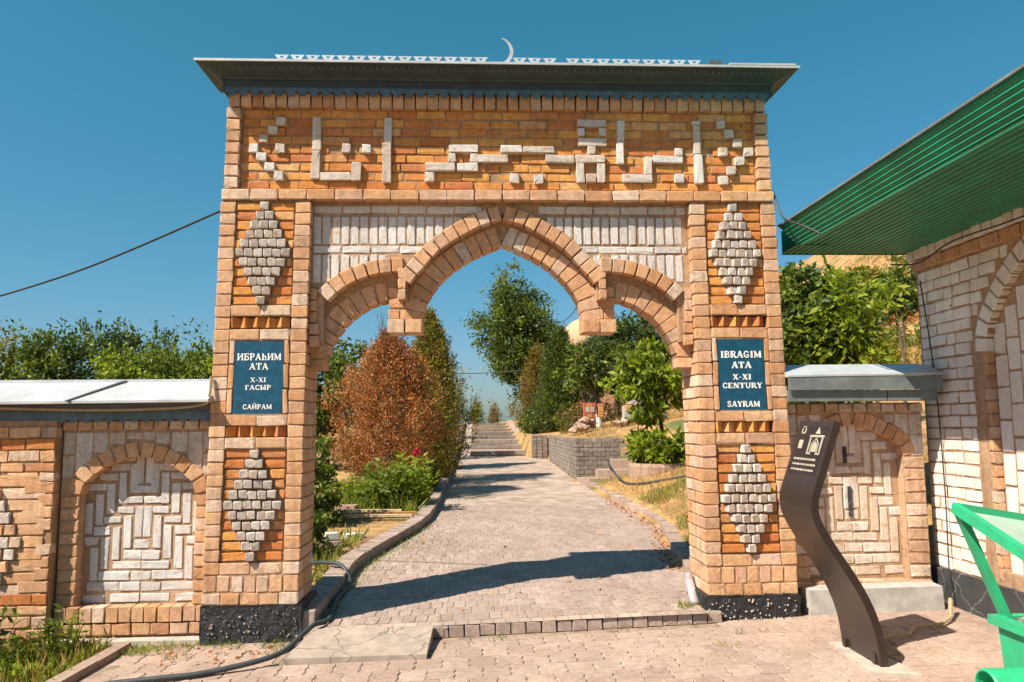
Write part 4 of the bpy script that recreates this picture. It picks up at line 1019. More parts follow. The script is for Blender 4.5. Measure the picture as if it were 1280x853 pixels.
# engraved panel on the straight upper part, facing left and up
pa, pb = Vector(cl_[-2]+(0,)), Vector(cl_[-1]+(0,)); ud = (pb-pa).normalized(); nd = Vector((-ud.y, ud.x, 0))
def sp(u, v, o):   # u across (0 far edge -> 1 near edge), v up the slope in metres
    q = pa+ud*v+nd*(.028+o); return (q.x, sy1+(sy0-sy1)*u, q.y)
def spoly(mb, pts, o=.003):
    n_ = len(pts); c = len(mb.v); mb.v += [sp(a, b, o) for a, b in pts] + [sp(a, b, -.002) for a, b in pts]
    mb.f += [tuple(range(c, c+n_))] + [(c+i, c+(i+1) % n_, c+n_+(i+1) % n_, c+n_+i) for i in range(n_)]
mb = MB(); spoly(mb, [(.1, .02), (.9, .02), (.9, .385), (.1, .385)], .0015); mb.build('panel', 'stelepanel', stl)
mb = MB()
def rect(u0, v0, u1, v1): spoly(mb, [(u0, v0), (u1, v0), (u1, v1), (u0, v1)])
for a, b, c, d in ((.48, .18, .52, .305), (.82, .18, .86, .305), (.46, .30, .88, .315), (.48, .17, .60, .18), (.74, .17, .86, .18), (.56, .18, .585, .25), (.755, .18, .78, .25)): rect(a, b, c, d)
spoly(mb, [(.56, .25), (.585, .245), (.67, .285), (.67, .297)]); spoly(mb, [(.78, .25), (.755, .245), (.67, .285), (.67, .297)])
spoly(mb, [(.60, .325), (.74, .325), (.67, .375)]); spoly(mb, [(.60, .19), (.74, .19), (.74, .24), (.67, .27), (.60, .24)])
mb.build('emblem', 'engrave', stl)
mb.v, mb.f = [], []
rect(.17, .33, .20, .365); rect(.27, .33, .30, .365); rect(.17, .325, .30, .335); rect(.19, .372, .28, .38); rect(.18, .21, .30, .275)
mb.build('symbol', 'engrave', stl)
for v in (.125, .085, .045):
    mb = MB(); u = .16
    while u < .82: l = R(.03, .09); rect(u, v, min(u+l, .84), v+.014); u += l+.018
    mb.build('lettering', 'engrave', stl)
MB().box(2.46, 2.54, -1.40, -1.36, .08, .22).build('foot', 'stele', stl); MB().box(2.45, 2.55, -.99, -.95, .08, .2).build('foot', 'stele', stl)
MB().add([(x, y, z) for z in (.09, .148) for x, y in ((2.36, -1.55), (2.66, -1.62), (2.62, -.86), (2.40, -.83))], [(4, 5, 6, 7), (0, 1, 5, 4), (1, 2, 6, 5), (2, 3, 7, 6), (3, 0, 4, 7)]).build('footing', 'concrete', stl)

# ================================================================= GREEN BIN
bx0, bx1, by0, by1 = 2.30, 2.95, -3.65, -2.86
bn = thing('waste_bin', (2.62, -3.25, .13), 'bright green metal waste bin with its lid propped open, at the right edge', 'bin')
mb = MB(); T = [(bx0+.03, by0), (bx1, by0), (bx1, by1-.03), (bx0+.03, by1-.03)]; Bm = [(bx0+.06, by0+.05), (bx1-.06, by0+.05), (bx1-.06, by1-.06), (bx0+.06, by1-.06)]
Ti = [(bx0+.05, by0+.03), (bx1-.03, by0+.03), (bx1-.03, by1-.05), (bx0+.05, by1-.05)]
mb.v = [(x, y, .88) for x, y in T] + [(x, y, .22) for x, y in Bm] + [(x, y, .88) for x, y in Ti] + [(x, y, .42) for x, y in Bm]
mb.f = [(i, (i+1) % 4, 4+(i+1) % 4, 4+i) for i in range(4)] + [(4, 5, 6, 7)] + [(i, 8+i, 8+(i+1) % 4, (i+1) % 4) for i in range(4)] + [(8+i, 12+i, 12+(i+1) % 4, 8+(i+1) % 4) for i in range(4)] + [(12, 13, 14, 15)]
mb.build('body', 'bingreen', bn)
mb = MB()
for a, b, c, d in ((bx0, bx0+.055, by0, by1), (bx0+.055, bx1, by1-.055, by1), (bx1-.05, bx1+.005, by0, by1-.055), (bx0+.055, bx1-.05, by0-.005, by0+.05)): mb.box(a, b, c, d, .862, .905)
mb.build('rim', 'bingreen', bn)
lid = MB(); A = Vector((2.17, -2.86, 1.425)); B = Vector((2.95, -2.80, 1.29)); C = Vector((2.20, -3.65, 1.16)); D = B+C-A
n_ = (B-A).cross(C-A).normalized(); n_ = n_ if n_.z > 0 else -n_
lid.v = [tuple(p+n_*s) for s in (0, -.02) for p in (A, B, D, C)]; lid.f = [(0, 1, 2, 3), (4, 7, 6, 5)] + [(i, (i+1) % 4, 4+(i+1) % 4, 4+i) for i in range(4)]
lid = lid.build('lid', 'binpale', bn)
def bar(P0, P1, wd, name, par, m='bingreen', hh=None):
    d = (P1-P0); l = d.length; d.normalize(); u = d.cross(Vector((0, 0, 1))).normalized() if abs(d.z) < .95 else Vector((1, 0, 0)); v = u.cross(d); h2 = hh or wd
    mb = MB(); mb.v = [tuple(p+u*a*wd/2+v*b*h2/2) for p in (P0, P1) for a, b in ((-1, -1), (1, -1), (1, 1), (-1, 1))]
    mb.f = [(0, 1, 2, 3), (4, 7, 6, 5)] + [(i, (i+1) % 4, 4+(i+1) % 4, 4+i) for i in range(4)]; return mb.build(name, m, par)
for P0, P1 in ((A, B), (A, C), (B, D), (C, D)): bar(P0+n_*.004, P1+n_*.004, .035, 'lid_edge', lid, hh=.05)
bar(Vector((2.185, -2.875, 1.405)), Vector((2.375, -2.885, .90)), .05, 'strut', bn, hh=.035)
MB().lathe([(.074, .01), (.078, 0), (.085, 0), (.09, .008), (.09, .24), (.02, .24)], (2.10, -3.12, .635), 20, 'x').build('trunnion', 'bingreen', bn, smooth=False)
MB().lathe([(.076, .012), (.07, .12), (.001, .12)], (2.09, -3.12, .635), 20, 'x').build('trunnion_socket', 'bingreen', bn)
tr_ = MB().lathe([(.001, -.16), (.035, -.155), (.04, -.1), (.04, .06), (.03, .1), (.014, .13), (.014, .16), (.001, .16)], (2.52, -3.0, .885), 14, 'x')
tag(tr_.build('plastic_bottle', 'clearplastic', loc=(2.52, -3.0, .85), smooth=True), 'clear plastic bottle lying on the rubbish inside the green bin', 'bottle')
rub = MB()
for k in range(60):
    x, y = R(bx0+.12, bx1-.1), R(by0+.1, by1-.12); s = R(.03, .08); rub.add([(x+R(-s, s), y+R(-s, s), .80+R(-.03, .035)) for _ in range(4)], [(0, 1, 2, 3)])
rub.box(bx0+.10, bx1-.07, by0+.07, by1-.10, .5, .79)
tag(rub.build('rubbish', 'greyblock', loc=(2.6, -3.2, .6)), 'crumpled grey rubbish filling the open green bin', 'rubbish', kind='stuff')

bn.location.z -= .07
for nm in ('plastic_bottle', 'rubbish'): bpy.data.objects[nm].location.z -= .07
# ================================================================= HOSES, CABLES, STICK, PIPE
hz = [(-3.2, -1.25), (-2.85, -1.02), (-2.48, -.93), (-2.18, -.85), (-1.75, -.63), (-1.63, -.27)]
P3 = [(x, y, zf(x)+.028 if x < -1.8 else zf(x)+.065+.06*(y+.63)/.4) for x, y in hz] + [(-1.58, -.08, .165), (-1.50, .1, .16), (-1.53, .5, .175), (-1.55, .8, .185), (-1.52, 1.2, .20), (-1.55, 1.45, .25), (-1.66, 1.6, .345), (-1.85, 1.75, .35), (-2.1, 2.0, .31), (-2.8, 2.4, .3)]
tag(MB().tube(spline(P3, 7), .021, 8).build('garden_hose', 'hose', smooth=True, loc=(-1.6, -.3, .1)), 'thick dark rubber hose winding over the slab and left kerb by the pillar', 'hose')
P3 = [(x, y, H(x, y)+d) for x, y, d in ((2.72, 10.2, .1), (2.55, 9.7, .42), (2.50, 9.2, .32), (2.55, 8.6, .12), (2.62, 8.0, .03), (2.8, 7.4, .03), (3.1, 7.0, .03), (3.6, 6.6, .03), (4.3, 6.3, .03), (5.2, 6.2, .03))]
tag(MB().tube(spline(P3, 6), .019, 7).build('garden_hose', 'hose', smooth=True, loc=(2.8, 7.4, .9)), 'dark hose looping down the dry grass slope right of the path', 'hose')
def wire(pts, r, label, loc):
    tag(MB().tube(spline(pts, 10), r, 5).build('cable', 'cable', loc=loc), label, 'cable')
wire([(-8.2, 3.2, 3.05), (-6.5, 2.4, 3.13), (-4.4, 1.3, 3.38), (-2.5, .30, 3.80)], .011, 'black cable sagging across the sky to the left pillar of the gateway', (-2.5, .3, 3.8))
wire([(-14, 36, 5.2), (-6, 34, 4.55), (0, 33, 4.4), (3, 32, 4.6), (6, 31, 5.2)], .022, 'thin far cable strung low across the sky behind the stairs', (0, 33, 4.4))
wire([(2.2, 26, 6.0), (2.6, 18, 5.1), (1.9, 8, 4.3), (.98, .42, 2.95)], .011, 'thin cable running from the right pendant of the gateway down to the trees', (1, .42, 2.95))
wire([(2.485, .04, 3.90), (2.50, -.03, 3.72), (2.51, -.12, 3.60), (2.53, -.25, 3.53), (2.57, -.38, 3.46), (2.655, -.5, 3.365)], .009, 'black cable drooping from the right pillar to the green eave', (2.5, .25, 3.9))
tag(MB().tube(spline([(-6.3, .02, 1.975), (-5, -.02, 1.985), (-3.6, -.02, 1.945), (-2.9, -.02, 1.952), (-2.56, -.03, 1.985), (-2.51, -.04, 2.06), (-2.505, -.02, 2.22)], 7), .012, 6).build('cable', 'beigecable', loc=(-3.6, -.02, 1.95)), 'beige cable clipped under the white coping of the left wing wall', 'cable')
tag(MB().tube([(2.62, -1.0, .165), (2.9, -.80, .175), (3.05, -.78, .18), (3.2, -.60, .18), (3.45, -.55, .185), (3.62, -.40, .195), (3.75, -.2, .29)], [.009, .012, .011, .013, .013, .015, .019], 6).build('dry_branch', 'woodstick', loc=(3.2, -.6, .17)), 'thin crooked dry branch lying on the paving behind the stele', 'branch')
tag(MB().tube([(1.665, .14, .215), (1.68, .30, .30), (1.69, .45, .40)], .042, 10).build('pipe_stub', 'lilac', loc=(1.67, .3, .25), smooth=True), 'short lilac grey pipe leaning against the foot of the right pillar', 'pipe')

# ================================================================= RETAINING WALL, STEPS, ROCKS, SMALL BOXES, DOME
rt_ = thing('retaining_wall', (2.4, 11.5, .5), 'low grey block retaining wall beside the path', 'wall')
core = MB(); core.box(2.02, 3.05, 10.82, 11.1, .3, 1.44); core.box(2.02, 2.25, 10.82, 17.4, .3, 1.44); core.box(1.52, 2.02, 17.92, 18.3, .5, 1.40)
core = core.build('core', 'mortar', rt_)
for k in range(10):
    z = .44+.1*(k+.5)
    x = 2.0; first = True
    while x < 3.04:
        L_ = .1 if first and k % 2 else .2; first = False
        brick(core, 'block', 'greyblock', x+L_/2, 10.805, z, L_-.012, .09, .1); x += L_
stf = MB(); cnt = 0
for k in range(10):
    z0_ = .44+.1*(k+.5); y = 10.82; first = True
    while y < 17.3:
        L_ = .2 if first and k % 2 else (.1 if first else .2); first = False
        z = z0_
        if z > zp(y)-.02:
            if y < 15.6: brick(core, 'block', 'greyblock', 2.004, y+L_/2, z, L_-.012, .09, .1, rz=-math.pi/2)
            else: brick_geo(stf, 'greyblock', 2.004, y+L_/2, z, L_-.012, .09, .1, rz=-math.pi/2)
        y += L_
for k in range(8):
    z = .70+.1*(k+.5)
    for i in range(3): brick_geo(stf, 'greyblock', 1.52+.168*(i+.5), 17.9, z-.06, .155, .09, .1)
stf.build('block_field', 'greyblock', core, kind='stuff')
for i in range(8):
    brick(core, 'cap_block', 'greyblock', 2.05+.13*i, 10.95, 1.455, .12, .25, .05).rotation_euler = (-math.pi/2, 0, 0)
for k, (x0, x1, y0, zt_) in enumerate(((2.15, 3.0, 9.75, .62), (2.40, 3.15, 10.05, .78), (2.75, 3.4, 10.3, .98), (3.05, 3.9, 10.75, 1.15))):
    o = brick(st, 'slab_step', 'paverpink', 0, 0, 0, x1-x0, .45, .3, j=2); o.rotation_euler = (-math.pi/2, 0, R(-.15, .05)); o.location = ((x0+x1)/2, y0+.22, zt_)
mb = MB(); mb.lathe([(.56, -.45), (.58, .0), (.56, .06), (.47, .06), (.46, -.1)], (3.35, 8.6, .94), 20); tag(mb.build('tree_planter', 'stone', loc=(3.35, 8.6, .9)), 'round pale concrete planter ring under the leafy shrub on the slope', 'planter')
def rock(x, y, z, s, label, grp, flat=.55, m='stone'):
    bm = bmesh.new(); bmesh.ops.create_icosphere(bm, subdivisions=2, radius=s)
    ax = [Vector((R(-1, 1), R(-1, 1), R(-1, 1))).normalized() for _ in range(9)]
    for v in bm.verts:
        for a in ax:
            d = v.co.dot(a)
            if d > s*.62: v.co -= a*(d-s*.62)
        v.co.z *= flat; v.co *= R(.96, 1.04)
    me = bpy.data.meshes.new('rock'); bm.to_mesh(me); bm.free(); me.materials.append(MATS[m])
    o = bpy.data.objects.new('rock', me); col.objects.link(o); o.location = (x, y, z); o.rotation_euler = (R(-.3, .3), R(-.3, .3), R(0, 6)); tag(o, label, 'rock', grp)
for k in range(12):
    a = R(0, 6.28); r_ = R(0, .45); x, y = 2.75+r_*math.cos(a), 14.2+r_*math.sin(a)*.6; rock(x, y, H(x, y)+.04+.30*(1-r_/.5), R(.14, .24), 'pinkish rock in the small heap under the red brick post behind the grey wall', 'rocks heaped under the red post')
for k in range(16):
    a = R(0, 6.28); r_ = R(0, .8); x, y = 4.0+r_*math.cos(a), 13.4+r_*math.sin(a)*.5; rock(x, y, H(x, y)+.02+.26*(1-r_/.9), R(.16, .30), 'flat pinkish rock in the larger heap under the old red hearth on the slope', 'rocks heaped under the hearth', .4)
bxp = (2.85, 14.3); zb = H(*bxp)+.36
t = thing('brick_post', (*bxp, zb), 'short red brick post with pale panels standing on a heap of rocks', 'post')
for k in range(5):
    for i in range(2):
        for s in (-1, 1): brick(t, 'brick', 'redbrick' if False else 'orange', bxp[0]-.15+.30*(i+.5)-.0, bxp[1]-.12 if s < 0 else bxp[1]+.12, zb+.075*(k+.5)+.02, .135, .066, .2, rz=0 if s < 0 else math.pi)
MB().box(bxp[0]-.16, bxp[0]+.16, bxp[1]-.11, bxp[1]+.11, zb-.12, zb+.42).build('core', 'redbox', t)
for s in (-1, 1): MB().box(bxp[0]+s*.07-.05, bxp[0]+s*.07+.05, bxp[1]-.13, bxp[1]-.1, zb+.16, zb+.30).build('pale_panel', 'concrete', t)
hp = (4.05, 13.3); zb = H(*hp)+.36
t = thing('hearth', (*hp, zb), 'small old red brick hearth with a grey lid on the rock heap', 'hearth')
for k in range(2):
    for i in range(5): brick(t, 'brick', 'orange', hp[0]-.42+.17*i+.085, hp[1]-.2, zb+.08*k+.0, .155, .07, .2)
MB().box(hp[0]-.45, hp[0]+.45, hp[1]-.15, hp[1]+.2, zb-.2, zb+.10).build('body', 'concretegrey', t)
MB().lathe([(.30, .12), (.34, .14), (.30, .20), (.12, .26), (.10, .33), (.001, .34)], (hp[0]-.05, hp[1], zb), 14).build('lid', 'greyblock', t)
dm = thing('domed_mausoleum', (5.5, 32, 5), 'brick mausoleum with a pale dome seen far between the trees', 'mausoleum')
dx, dy = 5.38, 32; q = MB(); q.lathe([(1.3, 6.35), (1.36, 6.5), (1.30, 6.95), (1.1, 7.35), (.72, 7.68), (.34, 7.84), (.05, 7.92), (.04, 8.1), (.001, 8.12)], (dx, dy, -.75), 24); q.build('dome', 'dome', dm, smooth=True)
q = MB(); q.lathe([(1.15, 4.0), (1.15, 6.2), (1.3, 6.25), (1.3, 6.36)], (dx, dy, -.75), 16); q.build('drum', 'brickfar', dm)
MB().box(dx-1.9, dx+2.2, dy-1.2, dy+2.5, 1.5, 4.2).build('wall', 'brickfar', dm)
MB().box(dx-.4, dx+.4, dy-1.23, dy-1.2, 2.6, 3.8).build('doorway', 'stelepanel', dm)
rl = thing('railing', (0, 41, 1.8), 'low metal railing along the top of the stairs', 'railing')
for z in (2.0, 2.28): MB().tube([(-4, 44, z), (5, 44, z)], .03, 6).build('rail', 'rail', rl)
for i in range(7): MB().tube([(-4+1.5*i, 44, 1.6), (-4+1.5*i, 44, 2.3)], .03, 6).build('post', 'rail', rl)
# stones and boards lying in the left garden
for (x, y, w_, d_, h_, a, m, lb) in ((-2.05, 3.1, .30, .16, .09, .1, 'paverpink', 'pale brick block lowest in the little stack inside the left kerb'), (-2.02, 3.12, .16, .14, .08, .3, 'whitebrick', 'small white block on top of the little stack inside the left kerb'), (-2.32, 5.6, .42, .2, .13, -.1, 'stone', 'pinkish stone block on the grass behind the pillar, beside the boards'), (-1.80, 3.55, .24, .14, .07, .5, 'whitebrick', 'flat white brick on the grass close to the left kerb')):
    z = H(x, y)+(.10 if 'on top' in lb else .0)
    o = bpy.data.objects.new('stone_block', brick_mesh(w_, h_, d_, m, 1)); col.objects.link(o); o.location = (x, y-d_/2, z+h_/2); o.rotation_euler = (0, 0, a); tag(o, lb, 'block')
for (x, y, l, a, m, lb) in ((-1.75, 4.9, 1.1, .12, 'plank', 'pale plank lying on the grass nearest the left kerb'), (-1.75, 5.15, 1.2, .22, 'plankorange', 'orange stained plank lying across the pale planks in the left garden'), (-1.85, 5.45, .9, .05, 'plank', 'pale plank lying farthest from the gate in the left garden')):
    z = H(x, y); o = MB(); o.box(-l/2, l/2, -.05, .05, 0, .035); o = o.build('plank', m); o.location = (x, y, z+.05); o.rotation_euler = (0, .02, a); tag(o, lb, 'plank')
q = MB()
for k, (x0, y0) in enumerate(((-3.28, -1.9), (-3.22, -.9), (-3.16, .0))):
    if k: a, b = pa_, (x0, y0); 
    pa_ = (x0, y0)
kb = tag(bpy.data.objects.new('kerb', None), 'weathered kerbstone between the paving and the weeds at lower left', kind='structure'); col.objects.link(kb)
for y0, y1, xa_, xb_ in ((-2.3, -1.35, -3.34, -3.28), (-1.34, -.5, -3.28, -3.22), (-.49, .0, -3.22, -3.19)):
    MB().add([(xa_, y0, -.2), (xa_+.11, y0, -.2), (xb_+.11, y1, -.2), (xb_, y1, -.2), (xa_, y0, .035), (xa_+.10, y0, .03), (xb_+.10, y1, .035), (xb_, y1, .04)], [(4, 5, 6, 7), (0, 1, 5, 4), (1, 2, 6, 5), (2, 3, 7, 6), (3, 0, 4, 7)]).build('kerb_stone', 'paverpink', kb)

# ================================================================= PLANTS
def leaf_mesh(name, C, D, S, asp, mat, parent=None, kind=None, loc=None, fold=0):
    """C centres, D axis directions, S lengths -> one quad leaf each"""
    n_ = len(C); D = D/np.linalg.norm(D, axis=1, keepdims=True); rv = rng.normal(size=(n_, 3)); Sd = np.cross(D, rv); Sd /= np.linalg.norm(Sd, axis=1, keepdims=True)+1e-9
    S = S[:, None]; o0 = np.array(wloc(parent) if parent else (loc or (0, 0, 0)))
    V = np.empty((n_*4, 3)); B = C-o0
    V[0::4] = B; V[1::4] = B+D*S*.45+Sd*S*asp*.5; V[2::4] = B+D*S; V[3::4] = B+D*S*.45-Sd*S*asp*.5
    me = bpy.data.meshes.new(name); me.vertices.add(n_*4); me.vertices.foreach_set('co', V.ravel().astype(np.float32))
    me.loops.add(n_*4); me.loops.foreach_set('vertex_index', np.arange(n_*4, dtype=np.int32)); me.polygons.add(n_)
    me.polygons.foreach_set('loop_start', np.arange(0, n_*4, 4, dtype=np.int32)); me.polygons.foreach_set('loop_total', np.full(n_, 4, dtype=np.int32)); me.update(calc_edges=True)
    me.materials.append(MATS[mat]); o = bpy.data.objects.new(name, me); col.objects.link(o)
    if parent: o.parent = parent
    elif loc: o.location = loc
    if kind: o['kind'] = kind
    return o
def trunk_limbs(t, base, top, r0, crown_c, crown_r, nl=6, white=False, nm='trunk'):
    b, tp = Vector(base), Vector(top); mb = MB(); k = 7; pts = []; rad = []
    for i in range(k): f = i/(k-1); pts.append(b.lerp(tp, f)+Vector((R(-1, 1), R(-1, 1), 0))*r0*.5*(f > 0)); rad.append(r0*(1.25 if i == 0 else 1)*(1-.7*f))
    mb.tube(pts, rad, 8)
    for i in range(nl):
        f = .35+.6*i/nl; p = b.lerp(tp, f); a = R(0, 6.28)+i*2.4; e = Vector(crown_c)+Vector((math.cos(a)*crown_r[0]*.75, math.sin(a)*crown_r[1]*.75, R(-.3, .7)*crown_r[2]))
        m_ = p.lerp(e, .5)+Vector((0, 0, -.08*crown_r[2])); mb.tube([p, m_, e], [r0*.45, r0*.28, r0*.08], 6)
    mb.build(nm, 'bark', t)
    if white: MB().tube([b-Vector((0, 0, .05)), b.lerp(tp, min(.5, white/(tp-b).length))], [r0*1.32, r0*1.12], 8).build('whitewashed_base', 'whitewash', t)
def broad(name, label, cat, base, cc, cr, mat, ncl, per, ls, r0=.12, asp=.5, clr=.22, grp=None, droop=.25, white=False, mat2=None, shell=2.6, nl=6):
    t = thing(name, base, label, cat, grp); cc = np.array(cc); cr = np.array(cr)
    trunk_limbs(t, base, tuple(cc+np.array([0, 0, cr[2]*.5])), r0, cc, cr, nl, white)
    d = rng.normal(size=(ncl, 3)); d /= np.linalg.norm(d, axis=1, keepdims=True); rr = rng.random(ncl)**(1/shell)
    lump = 1+.26*np.sin(d[:, 0]*4.6+base[0])*np.cos(d[:, 2]*5.3+base[1])+.14*np.sin(d[:, 1]*7+d[:, 2]*4)
    P = cc+d*rr[:, None]*cr*lump[:, None]
    sig = clr*np.array([1, 1, .7])*(.6+.8*rng.random((ncl, 1)))
    C = np.repeat(P, per, 0)+rng.normal(size=(ncl*per, 3))*np.repeat(sig, per, 0)*float(np.mean(cr))*.5
    D = np.repeat(d, per, 0)*.5+rng.normal(size=(ncl*per, 3))*.8; D[:, 2] -= droop
    S = ls*(.6+.8*rng.random(ncl*per))
    if mat2:
        sel = np.repeat(rng.random(ncl) < .4, per)
        leaf_mesh('crown', C[~sel], D[~sel], S[~sel], asp, mat, t); leaf_mesh('crown', C[sel], D[sel], S[sel], asp, mat2, t)
    else: leaf_mesh('crown', C, D, S, asp, mat, t)
    return t
def thuja(name, label, base, h, r, mats, n_, ls=.16, grp=None, prof=None, wisp=0, asp=.30, cat='conifer', low=.03, mess=.75):
    t = thing(name, base, label, cat, grp); b = np.array(base)
    mb = MB(); mb.tube([base, (base[0], base[1], base[2]+h*.9)], [r*.09+.02, .012], 7)
    for i in range(14):
        f = .1+.75*i/14; a = i*2.4; rr = r*(prof or (lambda f: (1-f)**.7))(f)*.8; z = base[2]+h*f
        mb.tube([(base[0], base[1], z), (base[0]+math.cos(a)*rr, base[1]+math.sin(a)*rr, z+rr*.7)], [.02, .005], 5)
    mb.build('trunk', 'bark', t)
    prof = prof or (lambda f: min(1, (f/.12)**.5)*(1-f)**.62)
    PER = 26; nc_ = n_//PER; f = low+(1-low)*rng.random(nc_)**1.15; pr = np.array([max(.02, prof(x)) for x in f]); a = rng.random(nc_)*6.283
    q = rng.random(nc_)**.42*(1+.20*np.sin(a*4+f*8+base[1])+.13*np.sin(f*17+a)+.15*rng.normal(size=nc_))
    P = np.stack([np.cos(a)*pr*r*q, np.sin(a)*pr*r*q, f*h], 1)+b
    out = np.stack([np.cos(a), np.sin(a), np.full(nc_, 1.1)], 1)
    C = np.repeat(P, PER, 0)+rng.normal(size=(nc_*PER, 3))*np.array([1, 1, 1.6])*ls*.75
    D = np.repeat(out, PER, 0)+rng.normal(size=(nc_*PER, 3))*mess; S = ls*(.4+1.0*rng.random(nc_*PER))
    which = np.repeat(rng.integers(0, len(mats), nc_), PER)
    for k, m_ in enumerate(mats): leaf_mesh('foliage', C[which == k], D[which == k], S[which == k], asp, m_, t)
    if wisp:
        mb = MB()
        for i in range(wisp):
            a_ = R(0, 6.28); r_ = R(0, .5)*r; z = base[2]+h*R(.72, .97); p = Vector((base[0]+math.cos(a_)*r_, base[1]+math.sin(a_)*r_, z)); e = p+Vector((R(-.15, .15), R(-.15, .15), R(.3, .8)))
            mb.tube([p, p.lerp(e, .5)+Vector((R(-.03, .03), 0, 0)), e], [.008, .006, .002], 4)
            for _ in range(5): s_ = p.lerp(e, R(.3, .95)); mb.tube([s_, s_+Vector((R(-.1, .1), R(-.1, .1), R(.05, .16)))], [.004, .001], 3)
        mb.build('bare_twigs', 'bark', t)
    return t
def at(px, d):   # metres right of the camera line for a picture column at distance d, used when surveying the garden
    return -.24+(px-595)/960*d
# left side of the path
thuja('dried_thuja', 'rust brown dried thuja bush beside the path, seen through the left arch', (-1.95, 8.4, H(-1.95, 8.4)), 3.05, 1.0, ['leafrust', 'leafrust', 'leafrust', 'leafrust', 'leafdrymix'], 66000, .062, wisp=44, prof=lambda f: (min(1, .5+.5*f/.35) if f < .35 else max(.10, (1-((f-.35)/.65)**2)**.75)), mess=1.0)
for i, (x, y, h, r, m) in enumerate(((-1.30, 10.9, 3.7, 1.02, ['leafyellow', 'leafyellow', 'leafmid', 'leafdrymix']), (-1.55, 14.2, 3.9, .72, ['leafyellow', 'leafmid', 'leafgreendark']), (-1.6, 17.6, 4.0, .72, ['leafyellow', 'leafgreendark']), (-1.62, 21.5, 3.9, .75, ['leafyellow', 'leafgreendark', 'leafmid']), (-1.65, 26, 3.9, .75, ['leafyellow', 'leafgreendark']))):
    thuja('thuja', ['half dried yellow green thuja right behind the rust brown bush', 'second green thuja along the left edge of the path', 'third green thuja along the left edge of the path', 'fourth green thuja along the left edge of the path', 'farthest green thuja along the left edge, beside the stairs'][i], (x, y, H(x, y)), h, r, m, 34000 if i < 2 else 12000, .08, 'thujas lining the left of the path', prof=(lambda f: (min(1, .4+.6*f/.34) if f < .34 else max(.03, 1-((f-.34)/.66)**1.35))), mess=.9)
broad('bushy_tree', 'dark green bushy tree behind the rust brown bush, seen at the left jamb', 'tree', (-4.1, 13.3, .6), (-4.1, 13.3, 2.6), (1.5, 1.2, 1.55), 'leafdark', 170, 55, .13, mat2='leafmid')
broad('garden_shrub', 'dark green shrub close behind the left pillar', 'shrub', (-2.55, 4.6, H(-2.5, 4.6)), (-2.55, 4.6, .95), (.42, .42, .7), 'leafmid', 70, 45, .075, r0=.03, mat2='leafdark')
broad('garden_shrub', 'low dark shrub over the stones beside the left jamb', 'shrub', (-2.25, 2.6, H(-2.2, 2.6)), (-2.25, 2.6, .52), (.22, .3, .30), 'leafmid', 40, 40, .06, r0=.02, mat2='leafgreendark')
def clump(name, label, base, w_, h, n_, mat, ls=.12, asp=.3, grp=None, cat='plant', flowers=None):
    t = thing(name, base, label, cat, grp); b = np.array(base); mb = MB(); Cs = []; Ds = []
    for i in range(n_):
        a = R(0, 6.28); r_ = w_*math.sqrt(R(0, 1)); hh = h*R(.55, 1)*(1-.35*(r_/w_)**2); p = Vector((b[0]+math.cos(a)*r_*.7, b[1]+math.sin(a)*r_*.7, b[2])); e = Vector((b[0]+math.cos(a)*r_*1.1+R(-.05, .05), b[1]+math.sin(a)*r_*1.1, b[2]+hh))
        mb.tube([p, p.lerp(e, .6), e], [.006, .005, .002], 3)
        for k in range(int(hh/.035)):
            f = R(.15, 1); q = p.lerp(e, f); a2 = R(0, 6.28); Cs.append(tuple(q)); Ds.append((math.cos(a2), math.sin(a2), R(.1, .9)))
    mb.build('stems', 'leafmid', t); leaf_mesh('leaves', np.array(Cs), np.array(Ds), ls*(.5+.8*rng.random(len(Cs))), asp, mat, t)
    if flowers:
        for (dx_, dy_, dz_, s, m) in flowers:
            C = np.repeat(np.array([[b[0]+dx_, b[1]+dy_, b[2]+dz_]]), 26, 0); D = rng.normal(size=(26, 3)); D[:, 2] += .4
            leaf_mesh('flower', C, D, np.full(26, s), .8, m, t)
    return t
clump('garden_plant', 'leafy green perennial with a red flower beside the path', (-1.35, 6.5, H(-1.35, 6.5)), .42, 1.0, 60, 'leaflight', .14, .28, flowers=[(.12, -.42, .93, .085, 'petalred')])
clump('garden_plant', 'bright green perennial clump at the foot of the rust brown bush', (-1.75, 6.1, H(-1.75, 6.1)), .5, .95, 60, 'leafmid', .14, .28)
clump('garden_plant', 'low dark perennial between the path and the rust brown bush', (-1.25, 8.2, H(-1.25, 8.2)), .32, .8, 40, 'leafgreendark', .12, .3)
clump('garden_plant', 'short spreading green perennial on the grass left of the stones', (-2.35, 6.6, H(-2.35, 6.6)), .5, .55, 60, 'leaflight', .12, .26)
